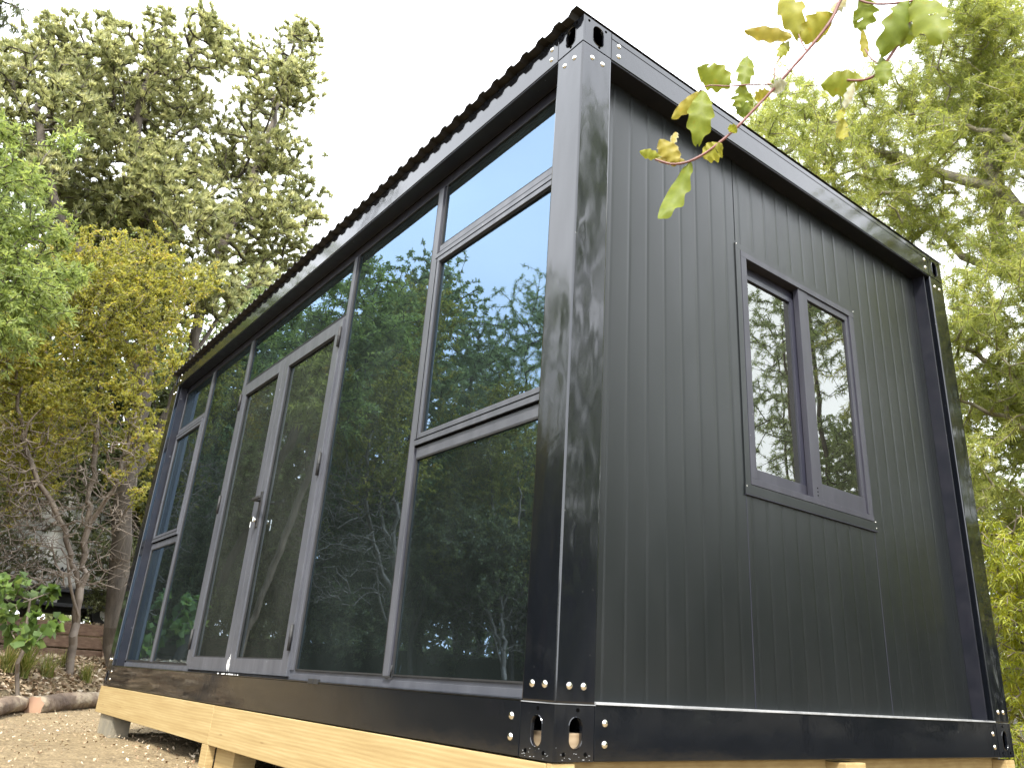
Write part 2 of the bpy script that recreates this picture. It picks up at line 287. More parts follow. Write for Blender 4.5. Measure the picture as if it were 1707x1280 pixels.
# beams
def beam(name,x0,x1,y0,y1,z0,z1): bx(name,x0,x1,y0,y1,z0,z1,M_FBEAM if name=='floor_beam' else M_BEAM,cab,.003)
beam('floor_beam',-L+PW,-PW,0,.14,.0,HB); beam('floor_beam',-L+PW,-PW,W-.14,W,0,HB); beam('floor_beam',-.14,0,PW,W-PW,0,HB); beam('floor_beam',-L,-L+.14,PW,W-PW,0,HB)
for a in ((-L+PW,-PW,0,.14),(-L+PW,-PW,W-.14,W),(-.14,0,PW,W-PW),(-L,-L+.14,PW,W-PW)): beam('roof_beam',*a,H-HT,H)
# soffit strips (underside flanges) and top fold line on the end beam
bx('soffit_flange',-PW-.001,-L+PW,.004,RC,H-HT-.006,H-HT-.0005,M_RECESS,cab,0); bx('soffit_flange',-.13,-.004,PW+.001,W-PW,H-HT-.006,H-HT-.0005,M_RECESS,cab,0)
bx('drip_strip',-.0,.002,PW,W-PW,H-.030,H-.022,M_BEAM,cab,0)
bx('flashing_lip',-RC,.0035,PW+.002,W-PW-.002,HB+.0,HB+.007,M_EDGE,cab,.001)  # pale lip colour stands in for the sky glint along this ledge
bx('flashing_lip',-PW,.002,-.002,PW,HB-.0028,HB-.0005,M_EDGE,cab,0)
bx('flashing_lip',-L+PW,-PW,-.0015,RC,HB,HB+.004,M_BEAM,cab,.001)
# bolts
bm=bmesh.new(); bmesh.ops.create_uvsphere(bm,u_segments=14,v_segments=8,radius=.0115); bmesh.ops.delete(bm,geom=[v for v in bm.verts if v.co.z<-.001],context='VERTS'); bmesh.ops.scale(bm,vec=(1,1,.6),verts=bm.verts[:])
for f in bm.faces: f.smooth=True
BOLT=bpy.data.meshes.new('bolt'); bm.to_mesh(BOLT); bm.free(); BOLT.materials.append(M_BOLT)
def bolt(x,y,z,face):
    o=link('bolt',BOLT,None,cab); o.location=(x,y,z); o.rotation_euler=(R(90),0,0) if face=='f' else (0,R(90),0)
for s,ox in ((1,0),(-1,-L)):
    for a in (.05,.111): bolt(ox-s*a,0,.206,'f'); bolt(ox-s*a,0,2.60,'f')
    for z in (.051,.110,2.699,2.754): bolt(ox-s*.205,0,z,'f')
for s,oy in ((1,0),(-1,W)):
    for a in (.054,.111): bolt(0,oy+s*a,.205,'e'); bolt(0,oy+s*a,2.60,'e')
    for z in (.046,.105,2.699,2.754): bolt(0,oy+s*.202,z,'e')
bm=bmesh.new()
for i in range(30):
    l=abs(rng.normal(0,.003))+.001; hh=rng.uniform(.0008,.002)
    if i%2: y=rng.uniform(.0,.15); z=abs(rng.normal(0,.014))+.003; box(bm,-.0005,.0012,y,y+l,z,z+hh)
    else: x=-rng.uniform(.0,.14); z=abs(rng.normal(0,.012))+.003; box(bm,x-l,x,-.0012,.0005,z,z+hh)
fin('paint_scuffs',bm,M_EDGE,cab)['kind']='stuff'
# roof sheet
px=[];P0=.113;x=-L-.03
while x<.008:
    px+= [(x,0),(x+.045,0),(x+.062,.020),(x+.096,.020)]; x+=P0
px=[(min(a,.012),b) for a,b in px]
bm=bmesh.new(); rows=[]
for y in (-.036,W+.036):
    rows.append([[bm.verts.new((a,y,H+.004+b+t)) for a,b in px] for t in (0,.0035)])
n=len(px)
for i in range(n-1):
    for t in (0,1): bm.faces.new((rows[0][t][i],rows[0][t][i+1],rows[1][t][i+1],rows[1][t][i]))
    for k in (0,1): bm.faces.new((rows[k][0][i],rows[k][0][i+1],rows[k][1][i+1],rows[k][1][i]))
bmesh.ops.recalc_face_normals(bm,faces=bm.faces[:]); fin('roof_sheet',bm,M_ROOF,cab)

# end wall panels, ribbed
def ribbed(y0,y1,z0,z1,x=-RC,name='wall_panel'):
    prof=[(y0,0)]; k=math.ceil((y0-.264)/.104+.2)
    while True:
        c=.264+.104*k; k+=1
        if c>y1-.018: break
        if c<y0+.018: continue
        prof+=[(c-.016,0),(c-.008,-.0003),(c-.002,-.0014),(c+.002,-.0012),(c+.007,-.0002),(c+.014,.0)]
    prof.append((y1,0)); bm=bmesh.new()
    A=[[bm.verts.new((x+d,y,z)) for y,d in prof] for z in (z0,z1)]; B=[[bm.verts.new((x-.05,y,z)) for y,d in (prof[0],prof[-1])] for z in (z0,z1)]
    for i in range(len(prof)-1): bm.faces.new((A[0][i],A[0][i+1],A[1][i+1],A[1][i])).smooth=True
    A=[[bm.verts.new((x,y,z)) for y in (y0,y1)] for z in (z0,z1)]
    bm.faces.new((B[0][0],B[0][1],B[1][1],B[1][0])); bm.faces.new((A[0][0],A[1][0],B[1][0],B[0][0])); bm.faces.new((A[0][-1],A[1][-1],B[1][1],B[0][1]))
    bmesh.ops.recalc_face_normals(bm,faces=bm.faces[:]); return fin(name,bm,M_PANEL,cab)
S1,S2=1.062,2.045; WZ0,WZ1,WY0,WY1=1.03,2.155,1.09,2.045
ribbed(PW,S1-.002,HB,H-HT); ribbed(S2+.002,W-PW,HB,H-HT)
ribbed(S1,S2,HB,WZ0-.0); ribbed(S1,S2,WZ1,H-HT); ribbed(S1,WY0,WZ0,WZ1); 
# left end wall with an opening, rear wall
bx('wall_panel',-L+.03,-L+RC,PW,1.0,HB,H-HT,M_PANEL,cab,0); bx('wall_panel',-L+.03,-L+RC,1.0,W-PW,HB,H-HT,M_PANEL,cab,0)
yr0,yr1=W-RC,W-.03
for a in ((-PW,-4.85,HB,H-HT),): bx('wall_panel',a[1],a[0],yr0,yr1,a[2],a[3],M_PANEL,cab,0)
# linings
bx('interior_lining',-4.85,-.15,yr0-.02,yr0-.001,HB+.02,2.6,M_INT,cab,0); bx('interior_lining',-L+RC+.001,-L+RC+.02,.18,yr0-.001,HB+.02,2.6,M_INT,cab,0)
bx('ceiling_lining',-L+RC+.021,-RC-.06,.16,yr0-.021,2.60,2.63,M_INT,cab,0); bx('floor_sheet',-L+.15,-.15,.15,W-.15,HB-.02,HB+.01,M_FLOOR,cab,0)
for a in ((PW,S1-.004,HB+.02,2.6),(S1,S2,HB+.02,WZ0),(S1,S2,WZ1,2.6),(S2+.004,W-PW,HB+.02,2.6)): bx('interior_lining',-RC-.058,-RC-.051,a[0],a[1],a[2],a[3],M_INT,cab,0)
# rear glazed door with fanlight
rd=bx('rear_door',-4.93,-4.85,yr0+.002,yr1-.002,HB,2.65,M_ALUD,cab)
for a in ((-5.79,-5.71,HB,2.65),(-5.71,-4.93,HB,.26),(-5.71,-4.93,2.0,2.10),(-5.71,-4.93,2.58,2.65),(-5.71,-4.93,1.12,1.20)): bx('door_rail',a[0],a[1],yr0+.003,yr1-.003,a[2],a[3],M_ALUD,rd,0)
bx('pane',-5.71,-4.93,W-.065,W-.060,.26,2.58,G_CLEAR,rd,0)

# ---- front glazing
FY=RC                                   # face of the frames
def fr(x0,x1,z0,z1,parent,y0=FY,y1=FY+.075,name='frame_bar',mat=M_ALU,bev=.0015): return bx(name,x0,x1,y0,y1,z0,z1,mat,parent,bev)
ZB,ZR,ZT=HB+.004,.203,2.598; ZH=H-HT-.006
XR,XL=-PW-.012,-L+PW+.012
M1=(-1.232,-1.160); M2=(-2.222,-2.160); M3=(-4.025,-3.950); M4=(-4.985,-4.905); DR=(-3.120,-2.224); DL=(-3.948,-3.124)
ff=empty('glazing_frame'); ff.parent=cab
fr(M2[0]+.0,XR,ZB,ZR-.016,ff); fr(M2[0],XR,ZR-.016,ZR,ff,FY+.008); fr(XL,M3[1],ZB,ZR-.016,ff); fr(XL,M3[1],ZR-.016,ZR,ff,FY+.008); fr(M3[1],M2[0],ZB,ZB+.010,ff,FY+.01)
fr(XL,XR,ZT,ZH,ff,FY+.004,mat=M_ALUD)
for m_ in (M1,M2,M3,M4):
    w2=m_[1]-m_[0]; fr(m_[0],m_[0]+w2*.62,ZR,ZT,ff,FY,name='mullion'); fr(m_[0]+w2*.62,m_[1],ZR,ZT,ff,FY+.010,mat=M_ALUD,name='mullion')
fr(XL,XL+.028,ZR,ZT,ff,name='mullion'); fr(XR-.014,XR,ZR,ZT,ff,name='mullion')
def bead(x0,x1,z0,z1,parent,y,w_=.010,mat=M_RUB):
    bm=bmesh.new()
    for a in ((x0,x1,z0,z0+w_),(x0,x1,z1-w_,z1),(x0,x0+w_,z0+w_,z1-w_),(x1-w_,x1,z0+w_,z1-w_)): box(bm,a[0],a[1],y-.004,y+.004,a[2],a[3])
    fin('glazing_bead',bm,mat,parent)
def pane(x0,x1,z0,z1,gm,y=.100,parent=None,name='pane'):
    o=bx(name,x0,x1,y,y+.006,z0,z1,gm,parent or ff,0); bead(x0,x1,z0,z1,parent or ff,y-.005,.007); return o
def awning_bay(x0,x1,tag_):
    t=empty('awning_window'); t.parent=cab
    fr(x0,x1,2.186,2.226,t,FY,name='transom'); fr(x0,x1,1.122,1.172,t,FY,name='transom')
    a,b_=x0-.012,x1+.004
    fr(a,b_,2.126,2.178,t,FY-.012,FY+.03,'sash_rail'); fr(a,b_,1.180,1.232,t,FY-.012,FY+.03,'sash_rail'); fr(a,a+.038,1.232,2.126,t,FY-.012,FY+.03,'sash_rail'); fr(b_-.03,b_,1.232,2.126,t,FY-.012,FY+.03,'sash_rail')
    for z in (2.1785,1.1735): bx('shadow_gap',a+.004,b_-.004,FY-.009,FY+.02,z,z+.006,M_HOLE,t,0)
    for z in (1.206,2.150): bx('shadow_gap',a+.002,b_-.002,FY-.0135,FY-.011,z,z+.004,M_HOLE,t,0)
    bx('shadow_gap',a+.016,a+.019,FY-.0135,FY-.011,1.206,2.15,M_HOLE,t,0)
    bx('pane',a+.03,b_-.024,FY+.006,FY+.012,1.225,2.132,G_BLUE,t,0); bead(a+.038,b_-.03,1.232,2.126,t,FY+.001,.006)
    pane(x0,x1,2.226,ZT,G_BLUE,parent=t); pane(x0,x1,ZR,1.122,G_BLUE,parent=t)
awning_bay(M1[1],XR-.014,'r'); awning_bay(XL+.028,M4[0],'l')
pane(M2[1],M1[0],ZR,ZT,G_BLUE); pane(M4[1],M3[0],ZR,ZT,G_BLUE)
fr(M3[1],M2[0],2.190,2.215,ff,FY+.004); pane(M3[1],M2[0],2.215,ZT,G_BLUE)
def door(x0,x1,hl):
    d=empty('glass_door'); d.parent=cab; d['label']='glazed charcoal door leaf with lever handle' if not hl else 'glazed charcoal door leaf hung on the left'
    ya,yb=FY-.014,FY+.036; st=.084
    fr(x0,x0+st,.172,2.183,d,ya,yb,'stile'); fr(x1-st,x1,.172,2.183,d,ya,yb,'stile'); fr(x0+st,x1-st,.172,.250,d,ya,yb,'rail'); fr(x0+st,x1-st,2.102,2.183,d,ya,yb,'rail')
    bx('pane',x0+st,x1-st,ya+.022,ya+.028,.25,2.102,G_DOOR,d,0); bead(x0+st,x1-st,.25,2.102,d,ya+.014,.008)
    hx=x0 if hl else x1
    for z in (.36,1.28,2.06):
        bm=bmesh.new(); cyl(bm,(hx,ya-.008,z-.065),(hx,ya-.008,z+.065),.009); cyl(bm,(hx,ya-.008,z-.002),(hx,ya-.008,z+.002),.0105); fin('hinge',bm,M_RUB,d,False)
    return d
dR=door(*DR,False); door(*DL,True)
# lever handle on the meeting stile
hx=-3.080; hy=FY-.014
bm=bmesh.new(); box(bm,hx-.017,hx+.017,hy-.008,hy,1.02,1.25,.003); cyl(bm,(hx,hy-.005,1.19),(hx,hy-.05,1.19),.010); box(bm,hx-.010,hx+.125,hy-.060,hy-.044,1.180,1.200,.005); fin('door_handle',bm,M_RUB,dR)
bm=bmesh.new(); cyl(bm,(hx,hy-.008,1.065),(hx,hy-.030,1.065),.013,seg=14); box(bm,hx-.022,hx+.022,hy-.040,hy-.030,1.05,1.082,.003); box(bm,hx-.006,hx+.006,hy-.045,hy-.038,1.012,1.05,.002); fin('lock_cylinder',bm,M_BOLT,dR)
# bits on the sill: black clip, little hook, sealant drips
bm=bmesh.new(); box(bm,-1.76,-1.71,-.004,.010,HB-.006,HB+.016,.002); box(bm,-1.70,-1.655,-.004,.010,HB-.006,HB+.016,.002); fin('sill_clip',bm,M_RUB,cab)
bm=bmesh.new(); box(bm,-1.215,-1.150,FY-.012,FY,.196,.203,.001); cyl(bm,(-1.152,FY-.008,.2),(-1.140,FY-.010,.245),.003); fin('window_hook',bm,M_RUB,cab)
bm=bmesh.new()
for i in range(16):
    x=-3.122+rng.normal(0,.012); z=.172+abs(rng.normal(0,.018)); cyl(bm,(x,FY-.016,z),(x+rng.normal(0,.004),FY-.0165,z+.02+abs(rng.normal(0,.02))),.0022,.0006,6)
for i in range(12):
    x=-3.1+rng.uniform(-.02,.35); bmesh.ops.create_icosphere(bm,subdivisions=1,radius=rng.uniform(.003,.007),matrix=Matrix.Translation((x,rng.uniform(0,.03),HB+.004)))
fin('sealant_drips',bm,M_CAULK,cab)['kind']='stuff'

# ---- sliding end window
ew=empty('sliding_window'); ew.parent=cab
def er(y0,y1,z0,z1,x0=-.135,x1=-.082,name='frame_bar',mat=M_ALUM,parent=ew,bev=.0015): return bx(name,x0,x1,y0,y1,z0,z1,mat,parent,bev)
er(WY0,WY1,WZ1-.030,WZ1); er(WY0,WY1,WZ0,WZ0+.028); er(WY0,WY0+.040,WZ0+.028,WZ1-.030); er(WY1-.045,WY1-.012,WZ0+.028,WZ1-.030); er(WY1-.012,WY1,WZ0+.028,WZ1-.03,-.135,-.084,mat=M_ALUD)
er(WY0+.04,WY1-.045,WZ1-.085,WZ1-.030,-.150,-.134,mat=M_ALUD)
# left sash, further in
er(WY0+.040,WY0+.075,WZ0+.09,2.05,-.150,-.122,'sash_rail',M_ALUD); er(1.52,1.565,WZ0+.09,2.05,-.150,-.122,'sash_rail',M_ALUD); er(WY0+.04,1.565,WZ0+.028,WZ0+.09,-.150,-.122,'sash_rail'); er(WY0+.04,1.565,2.05,2.075,-.150,-.122,'sash_rail',M_ALUD)
er(WY0+.075,1.520,WZ0+.09,2.05,-.139,-.133,'pane',G_CLEAR,bev=0)
# right sash, nearer
er(1.548,1.625,WZ0+.028,WZ1-.03,-.118,-.088,'sash_rail',M_ALUM); er(WY1-.075,WY1-.045,WZ0+.108,WZ1-.065,-.118,-.090,'sash_rail'); er(1.625,WY1-.045,WZ0+.028,WZ0+.108,-.118,-.090,'sash_rail'); er(1.625,WY1-.045,WZ1-.065,WZ1-.03,-.118,-.090,'sash_rail')
er(1.625,WY1-.075,WZ0+.108,WZ1-.065,-.106,-.100,'pane',G_CLEAR,bev=0)
bm=bmesh.new()
for z in (1.075,1.092,1.109): cyl(bm,(-.089,1.585,z),(-.0865,1.585,z),.0035)
fin('screw_holes',bm,M_HOLE,ew)
# flashings round the window
bx('sill_flashing',-RC,-.082,S1-.012,S2+.022,WZ0-.045,WZ0-.002,M_PANEL,ew,.002); bx('sill_flashing',-RC,-.0795,S1-.012,S2+.022,WZ0-.049,WZ0-.0455,M_ALUD,ew,.0005)
bx('head_flashing',-RC,-.084,S1-.008,S2+.008,WZ1+.001,WZ1+.030,M_PANEL,ew,.001); bx('side_flashing',-RC,-.084,S1-.008,WY0-.001,WZ0-.002,WZ1+.001,M_PANEL,ew,.001)
for y,z in ((S1-.002,WZ1+.024),(S1-.004,WZ0-.012),(S2+.012,WZ0-.03),(S2+.01,WZ0-.0),(S2+.004,WZ1+.012)):
    bm=bmesh.new(); bmesh.ops.create_icosphere(bm,subdivisions=1,radius=.0032,matrix=Matrix.Translation((-.083,y,z))); fin('sealant_dab',bm,M_CAULK,ew)
# seam joints
for y in (S1-.001,S2+.001): bx('panel_seam',-RC-.001,-RC+.0012,y-.0018,y+.0018,HB+.006,WZ0-.05,M_ALUD,cab,0)
for z in (2.2,): bx('panel_seam',-RC-.001,-RC+.001,S1-.003,S1,z,H-HT,M_HOLE,cab,0)

# ------------------------------------------------------------------ timber under the cabin
def timber(name,x0,x1,y0,y1,z0,z1,label,cat,group=None,mat=M_PINE,bev=.003):
    bm=bmesh.new(); cx_,cy_=(x0+x1)/2,(y0+y1)/2; box(bm,x0-cx_,x1-cx_,y0-cy_,y1-cy_,z0-z0,z1-z0,bev)
    o=fin(name,bm,mat); o.location=(cx_,cy_,z0); tag(o,label,cat,group); return o
timber('timber_bearer',-5.965,-3.004,.0,.045,-.208,-.006,'pale pine bearer board under the far left half of the glazed front','timber beam')
timber('timber_bearer',-2.998,.0-.03,.0,.045,-.208,-.006,'pale pine bearer board under the near right half of the glazed front','timber beam')
timber('timber_bearer',-.115,-.07,.10,W-.02,-.215,-.007,'shaded pine bearer board running under the ribbed end wall','timber beam')
timber('timber_bearer',-6.01,-5.966,.0,W,-.208,-.006,'pale pine end board at the far left corner under the cabin','timber beam')
def pile(x0,x1,y0,y1,z1,label):
    z0=gzs((x0+x1)/2,(y0+y1)/2)-.25; return timber('timber_pile',x0,x1,y0,y1,z0,z1,label,'timber pile')
o=pile(-5.86,-5.42,.02,.16,-.209,'short grey-stained timber pile under the far left corner of the cabin'); o.data.materials[0]=M_CONC
o=pile(-3.09,-2.98,-.0,.045,-.2085,'sunlit pine pile below the joint of the two front boards')
pile(-2.975,-2.68,.05,.17,-.209,'square timber pile just behind the front board joint')
pile(-.028,-.004,.002,.09,-.004,'sawn pine pile end poking out below the near corner casting'); pile(-.07,.02,1.46,1.60,-.012,'bright sawn post top below the middle of the end wall'); pile(-.07,.0,2.9,2.99,-.012,'pine post at the far end of the ribbed end wall')
for i,x in enumerate((-4.4,-1.4)): pile(x-.07,x+.07,1.4,1.54,-.21,('square timber pile in the shade under the cabin, farther','square timber pile in the shade under the cabin, nearer')[i])
bx('plywood_packer',-.13,-.02,.03,.13,.014,.075,M_PLY,cab,0)
bm=bmesh.new(); box(bm,-L+.2,-.2,.2,W-.2,-.06,-.02); fin('underfloor',bm,M_RECESS,cab)

# ------------------------------------------------------------------ vegetation generator (numpy)
def unit(a): return a/np.maximum(np.linalg.norm(a,axis=-1,keepdims=True),1e-9)
def grow(trunks,tips,step,wob=.06,sag=0.0):
    pos=[];par=[]
    for tr in trunks:
        tr=np.array(tr,float); start=-1
        if pos and tr.shape[0]>1:
            P=np.array(pos); j=int(np.argmin(((P-tr[0])**2).sum(1)))
            if ((P[j]-tr[0])**2).sum()<.25: start=j
        prev=start
        # smooth polyline
        pts=[tr[0]]
        for i in range(len(tr)-1):
            p0=tr[max(i-1,0)];p1=tr[i];p2=tr[i+1];p3=tr[min(i+2,len(tr)-1)]; n=max(2,int(np.linalg.norm(p2-p1)/step))
            for k in range(1,n+1):
                t=k/n; q=.5*((2*p1)+(-p0+p2)*t+(2*p0-5*p1+4*p2-p3)*t*t+(-p0+3*p1-3*p2+p3)*t**3)
                pts.append(q+rng.normal(0,wob*.25,3)*(k<n))
        if start>=0: pts=pts[1:]
        for q in pts: pos.append(q);par.append(prev);prev=len(pos)-1
    T=np.array(tips); buf=np.zeros((len(pos)+len(T)*30+10,3)); n=len(pos); buf[:n]=pos
    d0=np.array([np.min(((buf[:n]-t)**2).sum(1)) for t in T]); order=np.argsort(d0); tipn=np.zeros(len(T),int); tdir=np.zeros((len(T),3))
    for i in order:
        t=T[i]; dv=t-buf[:n]; dd=np.linalg.norm(dv,axis=1)+1e-6; cost=dd*(1+.45*np.maximum(0,-dv[:,2]/dd)); j=int(np.argmin(cost)); D=dd[j]; k=max(1,min(24,int(D/step))); prev=j; a=buf[j].copy()
        perp=rng.normal(0,1,3); perp-=perp.dot(dv[j])*dv[j]/D**2; perp=perp/(np.linalg.norm(perp)+1e-6)*D*wob*2.6
        for s in range(1,k+1):
            u=s/k; q=a+(t-a)*u+perp*math.sin(math.pi*u)+np.array([0,0,sag*D*math.sin(math.pi*u)])+(rng.normal(0,wob*step*.18,3) if s<k else 0)
            buf[n]=q; par.append(prev); prev=n; n+=1
        tipn[i]=prev; pp=par[prev]; tdir[i]=buf[prev]-(buf[pp] if pp>=0 else a)
    return buf[:n].copy(),np.array(par),tipn,unit(tdir)
def radii(par,tipn,rt,rb):
    cnt=np.zeros(len(par)); np.add.at(cnt,tipn,1); cnt[cnt==0]+=.0
    for i in range(len(par)-1,-1,-1):
        if par[i]>=0: cnt[par[i]]+=cnt[i]
    cnt=np.maximum(cnt,1); e=math.log(rb/rt)/math.log(max(cnt.max(),2)); return rt*cnt**e
def tubes(pos,par,rad,seg=5):
    idx=np.where(par>=0)[0]; p0=pos[par[idx]]; p1=pos[idx]; d=unit(p1-p0); gp=par[par[idx]]; dpar=np.where((gp>=0)[:,None],unit(pos[par[idx]]-pos[np.maximum(gp,0)]),d)
    r1=rad[idx]; r0=np.minimum(rad[par[idx]],r1*1.25)
    main=rad[par[idx]]<r1*1.3; dpar=np.where(main[:,None],dpar,d)
    def ring(c,dd,r):
        ref=np.array([.31,.93,.17]); a=unit(np.cross(dd,ref)); b=np.cross(dd,a); th=np.arange(seg)*2*np.pi/seg
        return c[:,None]+r[:,None,None]*(a[:,None]*np.cos(th)[None,:,None]+b[:,None]*np.sin(th)[None,:,None])
    A=ring(p0-d*0.0,dpar,r0); B=ring(p1,d,r1); n=len(idx); V=np.concatenate([A,B],1).reshape(-1,3)
    base=(np.arange(n)*2*seg)[:,None]; i=np.arange(seg)[None]; j=(i+1)%seg
    F=np.stack([base+i,base+j,base+seg+j,base+seg+i],-1).reshape(-1,4); return V,F
def leaves(tip,tdir,K,ln,wd,spread=.9,up=.25,along=.12,droop=.15,cl=.35,roundness=.45,tuft=None):
    n=len(tip); d=np.repeat(unit(tdir),K,0); o=np.repeat(tip,K,0); crnd=np.repeat(rng.uniform(0,1,n),K)
    rd=unit(rng.normal(0,1,(n*K,3))); dr=unit(d*.55+rd*spread+np.array([0,0,up])); s=rng.uniform(0,1,(n*K,1))
    o=o-d*along*s+rng.normal(0,.012,(n*K,3))*ln*2; l=ln*rng.uniform(.6,1.15,(n*K,1)); 
    side=unit(np.cross(dr,rng.normal(0,1,(n*K,3)))); w_=wd*rng.uniform(.75,1.2,(n*K,1))*.5
    mid=o+dr*l*roundness; tipv=o+dr*l+np.array([0,0,-1])*l*droop; fold=np.cross(dr,side)*w_*.35
    V=np.stack([o,mid+side*w_+fold,tipv,mid-side*w_+fold],1).reshape(-1,3); F=np.arange(n*K*4).reshape(-1,4)
    rn=np.clip(crnd*cl+(1-cl)*rng.uniform(0,1,n*K)*1.0,0,1); return V,F,np.repeat(rn,4)
def clump_pts(clumps,dens,shell=.55,jit=0):
    out=[]
    for c in clumps:
        p=np.array(c[:3]);r=c[3]; n=max(5,int(dens*r**2)); u=unit(rng.normal(0,1,(n,3))); rr=r*(rng.uniform(shell**3,1,(n,1))**(1/3)); q=u*rr*np.array([1,1,.85])
        # uneven outline: drop part of the clump
        ph=rng.normal(0,1,(3,3)); msk=np.sin(q@ph[0]*3.2/r+1)+np.sin(q@ph[1]*2.5/r)>-0.9; q=q[msk]; out.append(p+q+rng.normal(0,1,q.shape)*jit*r)
    return np.concatenate(out)
def plant(name,label,cat,base,trunks,tips,step,rt,rb,bark,leafspec,lm,group=None,wob=.06,sag=0,bare=None,seg=5,crown='crown'):
    base=np.array(base,float); allt=tips if bare is None else np.concatenate([tips,bare]); pos,par,tn,td=grow(trunks,allt,step,wob,sag); rad=radii(par,tn,rt,rb)
    V,F=tubes(pos,par,rad,seg); root=empty(name,tuple(base)); link('trunk',npmesh(name+'_trunk',V-base,F,smooth=True),bark,root)
    n=len(tips); V,F,rn=leaves(pos[tn[:n]],td[:n],**leafspec); link(crown,npmesh(name+'_crown',V-base,F,rn),lm,root); tag(root,label,cat,group); return root
def copyt(src,loc,rz,sc_,label,cat,group=None):
    r=src.copy(); COL.objects.link(r); r.location=loc; r.rotation_euler=(0,0,rz); r.scale=(sc_,)*3; r['label']=label; r['category']=cat
    if group: r['group']=group
    for ch in src.children:
        c=ch.copy(); COL.objects.link(c); c.parent=r
    return r
def px_clumps(lst,D,dj=.5,k=1.0,more=0,jit=.8):
    out=[]; lst=list(lst)+[(x+rng.normal(0,r*jit),y+rng.normal(0,r*jit),r*rng.uniform(.55,.9)) for (x,y,r) in lst for _ in range(more)]
    for (x,y,r) in lst:
        d=D+rng.uniform(-dj,dj); p=at(x,y,d); rng_=np.linalg.norm(p-CAM); out.append((*p,r*k*rng_/F_PX))
    return out

# ---- big olive tree behind the far end (two stems)
TA=[(115,62,42),(190,38,24),(60,115,50),(12,125,45),(150,118,42),(192,85,28),(262,32,20),(268,88,44),(340,42,34),(356,98,36),(415,92,38),(492,82,36),(488,140,48),(440,190,45),(300,150,62),(222,140,42),(110,180,50),(35,215,52),(190,215,60),(300,240,72),(398,270,66),(478,262,50),(512,322,34),(452,345,55),(525,365,22),(335,340,75),(232,300,70),(125,290,52),(405,412,58),(300,430,70),(360,480,50),(452,425,45),(200,380,75),(500,400,30),(80,300,40),(260,480,60),(150,440,60)]
ca=px_clumps(TA,13.6,1.2,1.0,1,.5); tips=clump_pts(ca,480,.1,.15)
b0=at(203,1082,13.2); b1=at(330,1000,14.6)
ta=plant('olive_leaved_tree','tall olive-green tree with tufted narrow leaves behind the far left corner of the cabin','tree',(b0[0],b0[1],gzs(b0[0],b0[1])-.1),
  [[(b0[0],b0[1],gzs(b0[0],b0[1])-.2),at(200,930,13.2),at(212,800,13.2),at(240,640,13.3),at(252,480,13.4),at(240,330,13.5),at(230,200,13.5),at(265,90,13.5)],
   [at(212,800,13.2),at(275,700,13.6),at(315,600,13.8),at(345,470,13.9),at(395,360,13.9),at(440,250,13.8),at(475,130,13.8)],
   [at(315,600,13.8),at(375,520,14),at(420,470,14)],[at(240,640,13.3),at(160,480,13),at(90,330,12.9),at(60,180,12.9)]],
  tips,.22,.005,.15,M_BARK,dict(K=36,ln=.115,wd=.022,spread=.62,up=.55,along=.10,droop=.05,cl=.55),L_OLIVE,wob=.07,seg=6)
# ---- yellowing small-leaved tree in front of it, with bare tangled twigs
TC=[(120,425,48),(185,430,55),(250,445,50),(305,470,42),(150,500,60),(228,520,60),(75,560,55),(160,590,60),(272,585,42),(232,640,42),(35,655,50),(85,700,42),(205,725,30),(250,755,30),(30,740,40),(120,640,50),(290,530,35),(60,610,45),(190,660,36),(15,590,40),(250,700,25),(100,500,40),(240,820,18),(190,790,16)]
cc=px_clumps(TC,11.4,.8,1.1,1,.8); tips=clump_pts(cc,560,.05,.25)
br=[]
for i in range(2200):
    x=rng.uniform(-30,235); y=rng.uniform(690,985); 
    if y>880 and rng.uniform()<.5: continue
    br.append(at(x,y,11.3+rng.uniform(-.9,.9)))
c0=at(125,1095,12.0); c0z=gzs(c0[0],c0[1])
tcr=plant('yellowing_small_leaved_tree','yellow-green small-leaved tree with a mass of bare tangled lower twigs at left','tree',(c0[0],c0[1],c0z),
  [[(c0[0],c0[1],c0z-.15),at(133,980,12),at(147,880,11.9),at(158,760,11.8),at(165,640,11.7),at(180,520,11.6),at(200,430,11.6)],
   [at(133,980,12),at(110,900,11.7),at(75,820,11.5),at(40,740,11.4),at(30,660,11.4)],[at(147,880,11.9),at(195,800,11.6),at(225,700,11.6),at(250,560,11.6)],
   [at(129,1040,12),at(118,980,11.8),at(112,930,11.7)]],
  tips,.13,.0028,.05,M_TWIG,dict(K=24,ln=.042,wd=.026,spread=1.0,up=.1,along=.16,droop=.1,cl=.6,roundness=.5),L_YELL,wob=.10,sag=.05,bare=np.array(br),seg=4)
# ---- bright lanceolate tree at the left edge
TD=[(10,300,40),(62,370,40),(18,420,50),(105,395,20),(118,455,28),(45,480,55),(5,540,45),(115,235,22),(5,215,30),(75,520,30),(-60,350,70),(-60,480,70),(-80,240,60),(60,300,22)]
cdd=px_clumps(TD,9.0,.5,1.0,1,.4); tips=clump_pts(cdd,760,.1,.25); d0=at(-150,1100,9.5); 
plant('light_green_tree','bright light-green narrow-leaved tree leaning in at the left edge','tree',(d0[0],d0[1],gzs(d0[0],d0[1])),
  [[(d0[0],d0[1],gzs(d0[0],d0[1])-.15),at(-140,800,9.4),at(-100,560,9.2),at(-60,400,9.1),at(0,300,9.0)],[at(-100,560,9.2),at(-20,480,9),at(60,440,9)]],
  tips,.16,.0035,.042,M_BARK,dict(K=17,ln=.09,wd=.019,spread=.8,up=.2,along=.12,droop=.2,cl=.45),L_LIGHT)
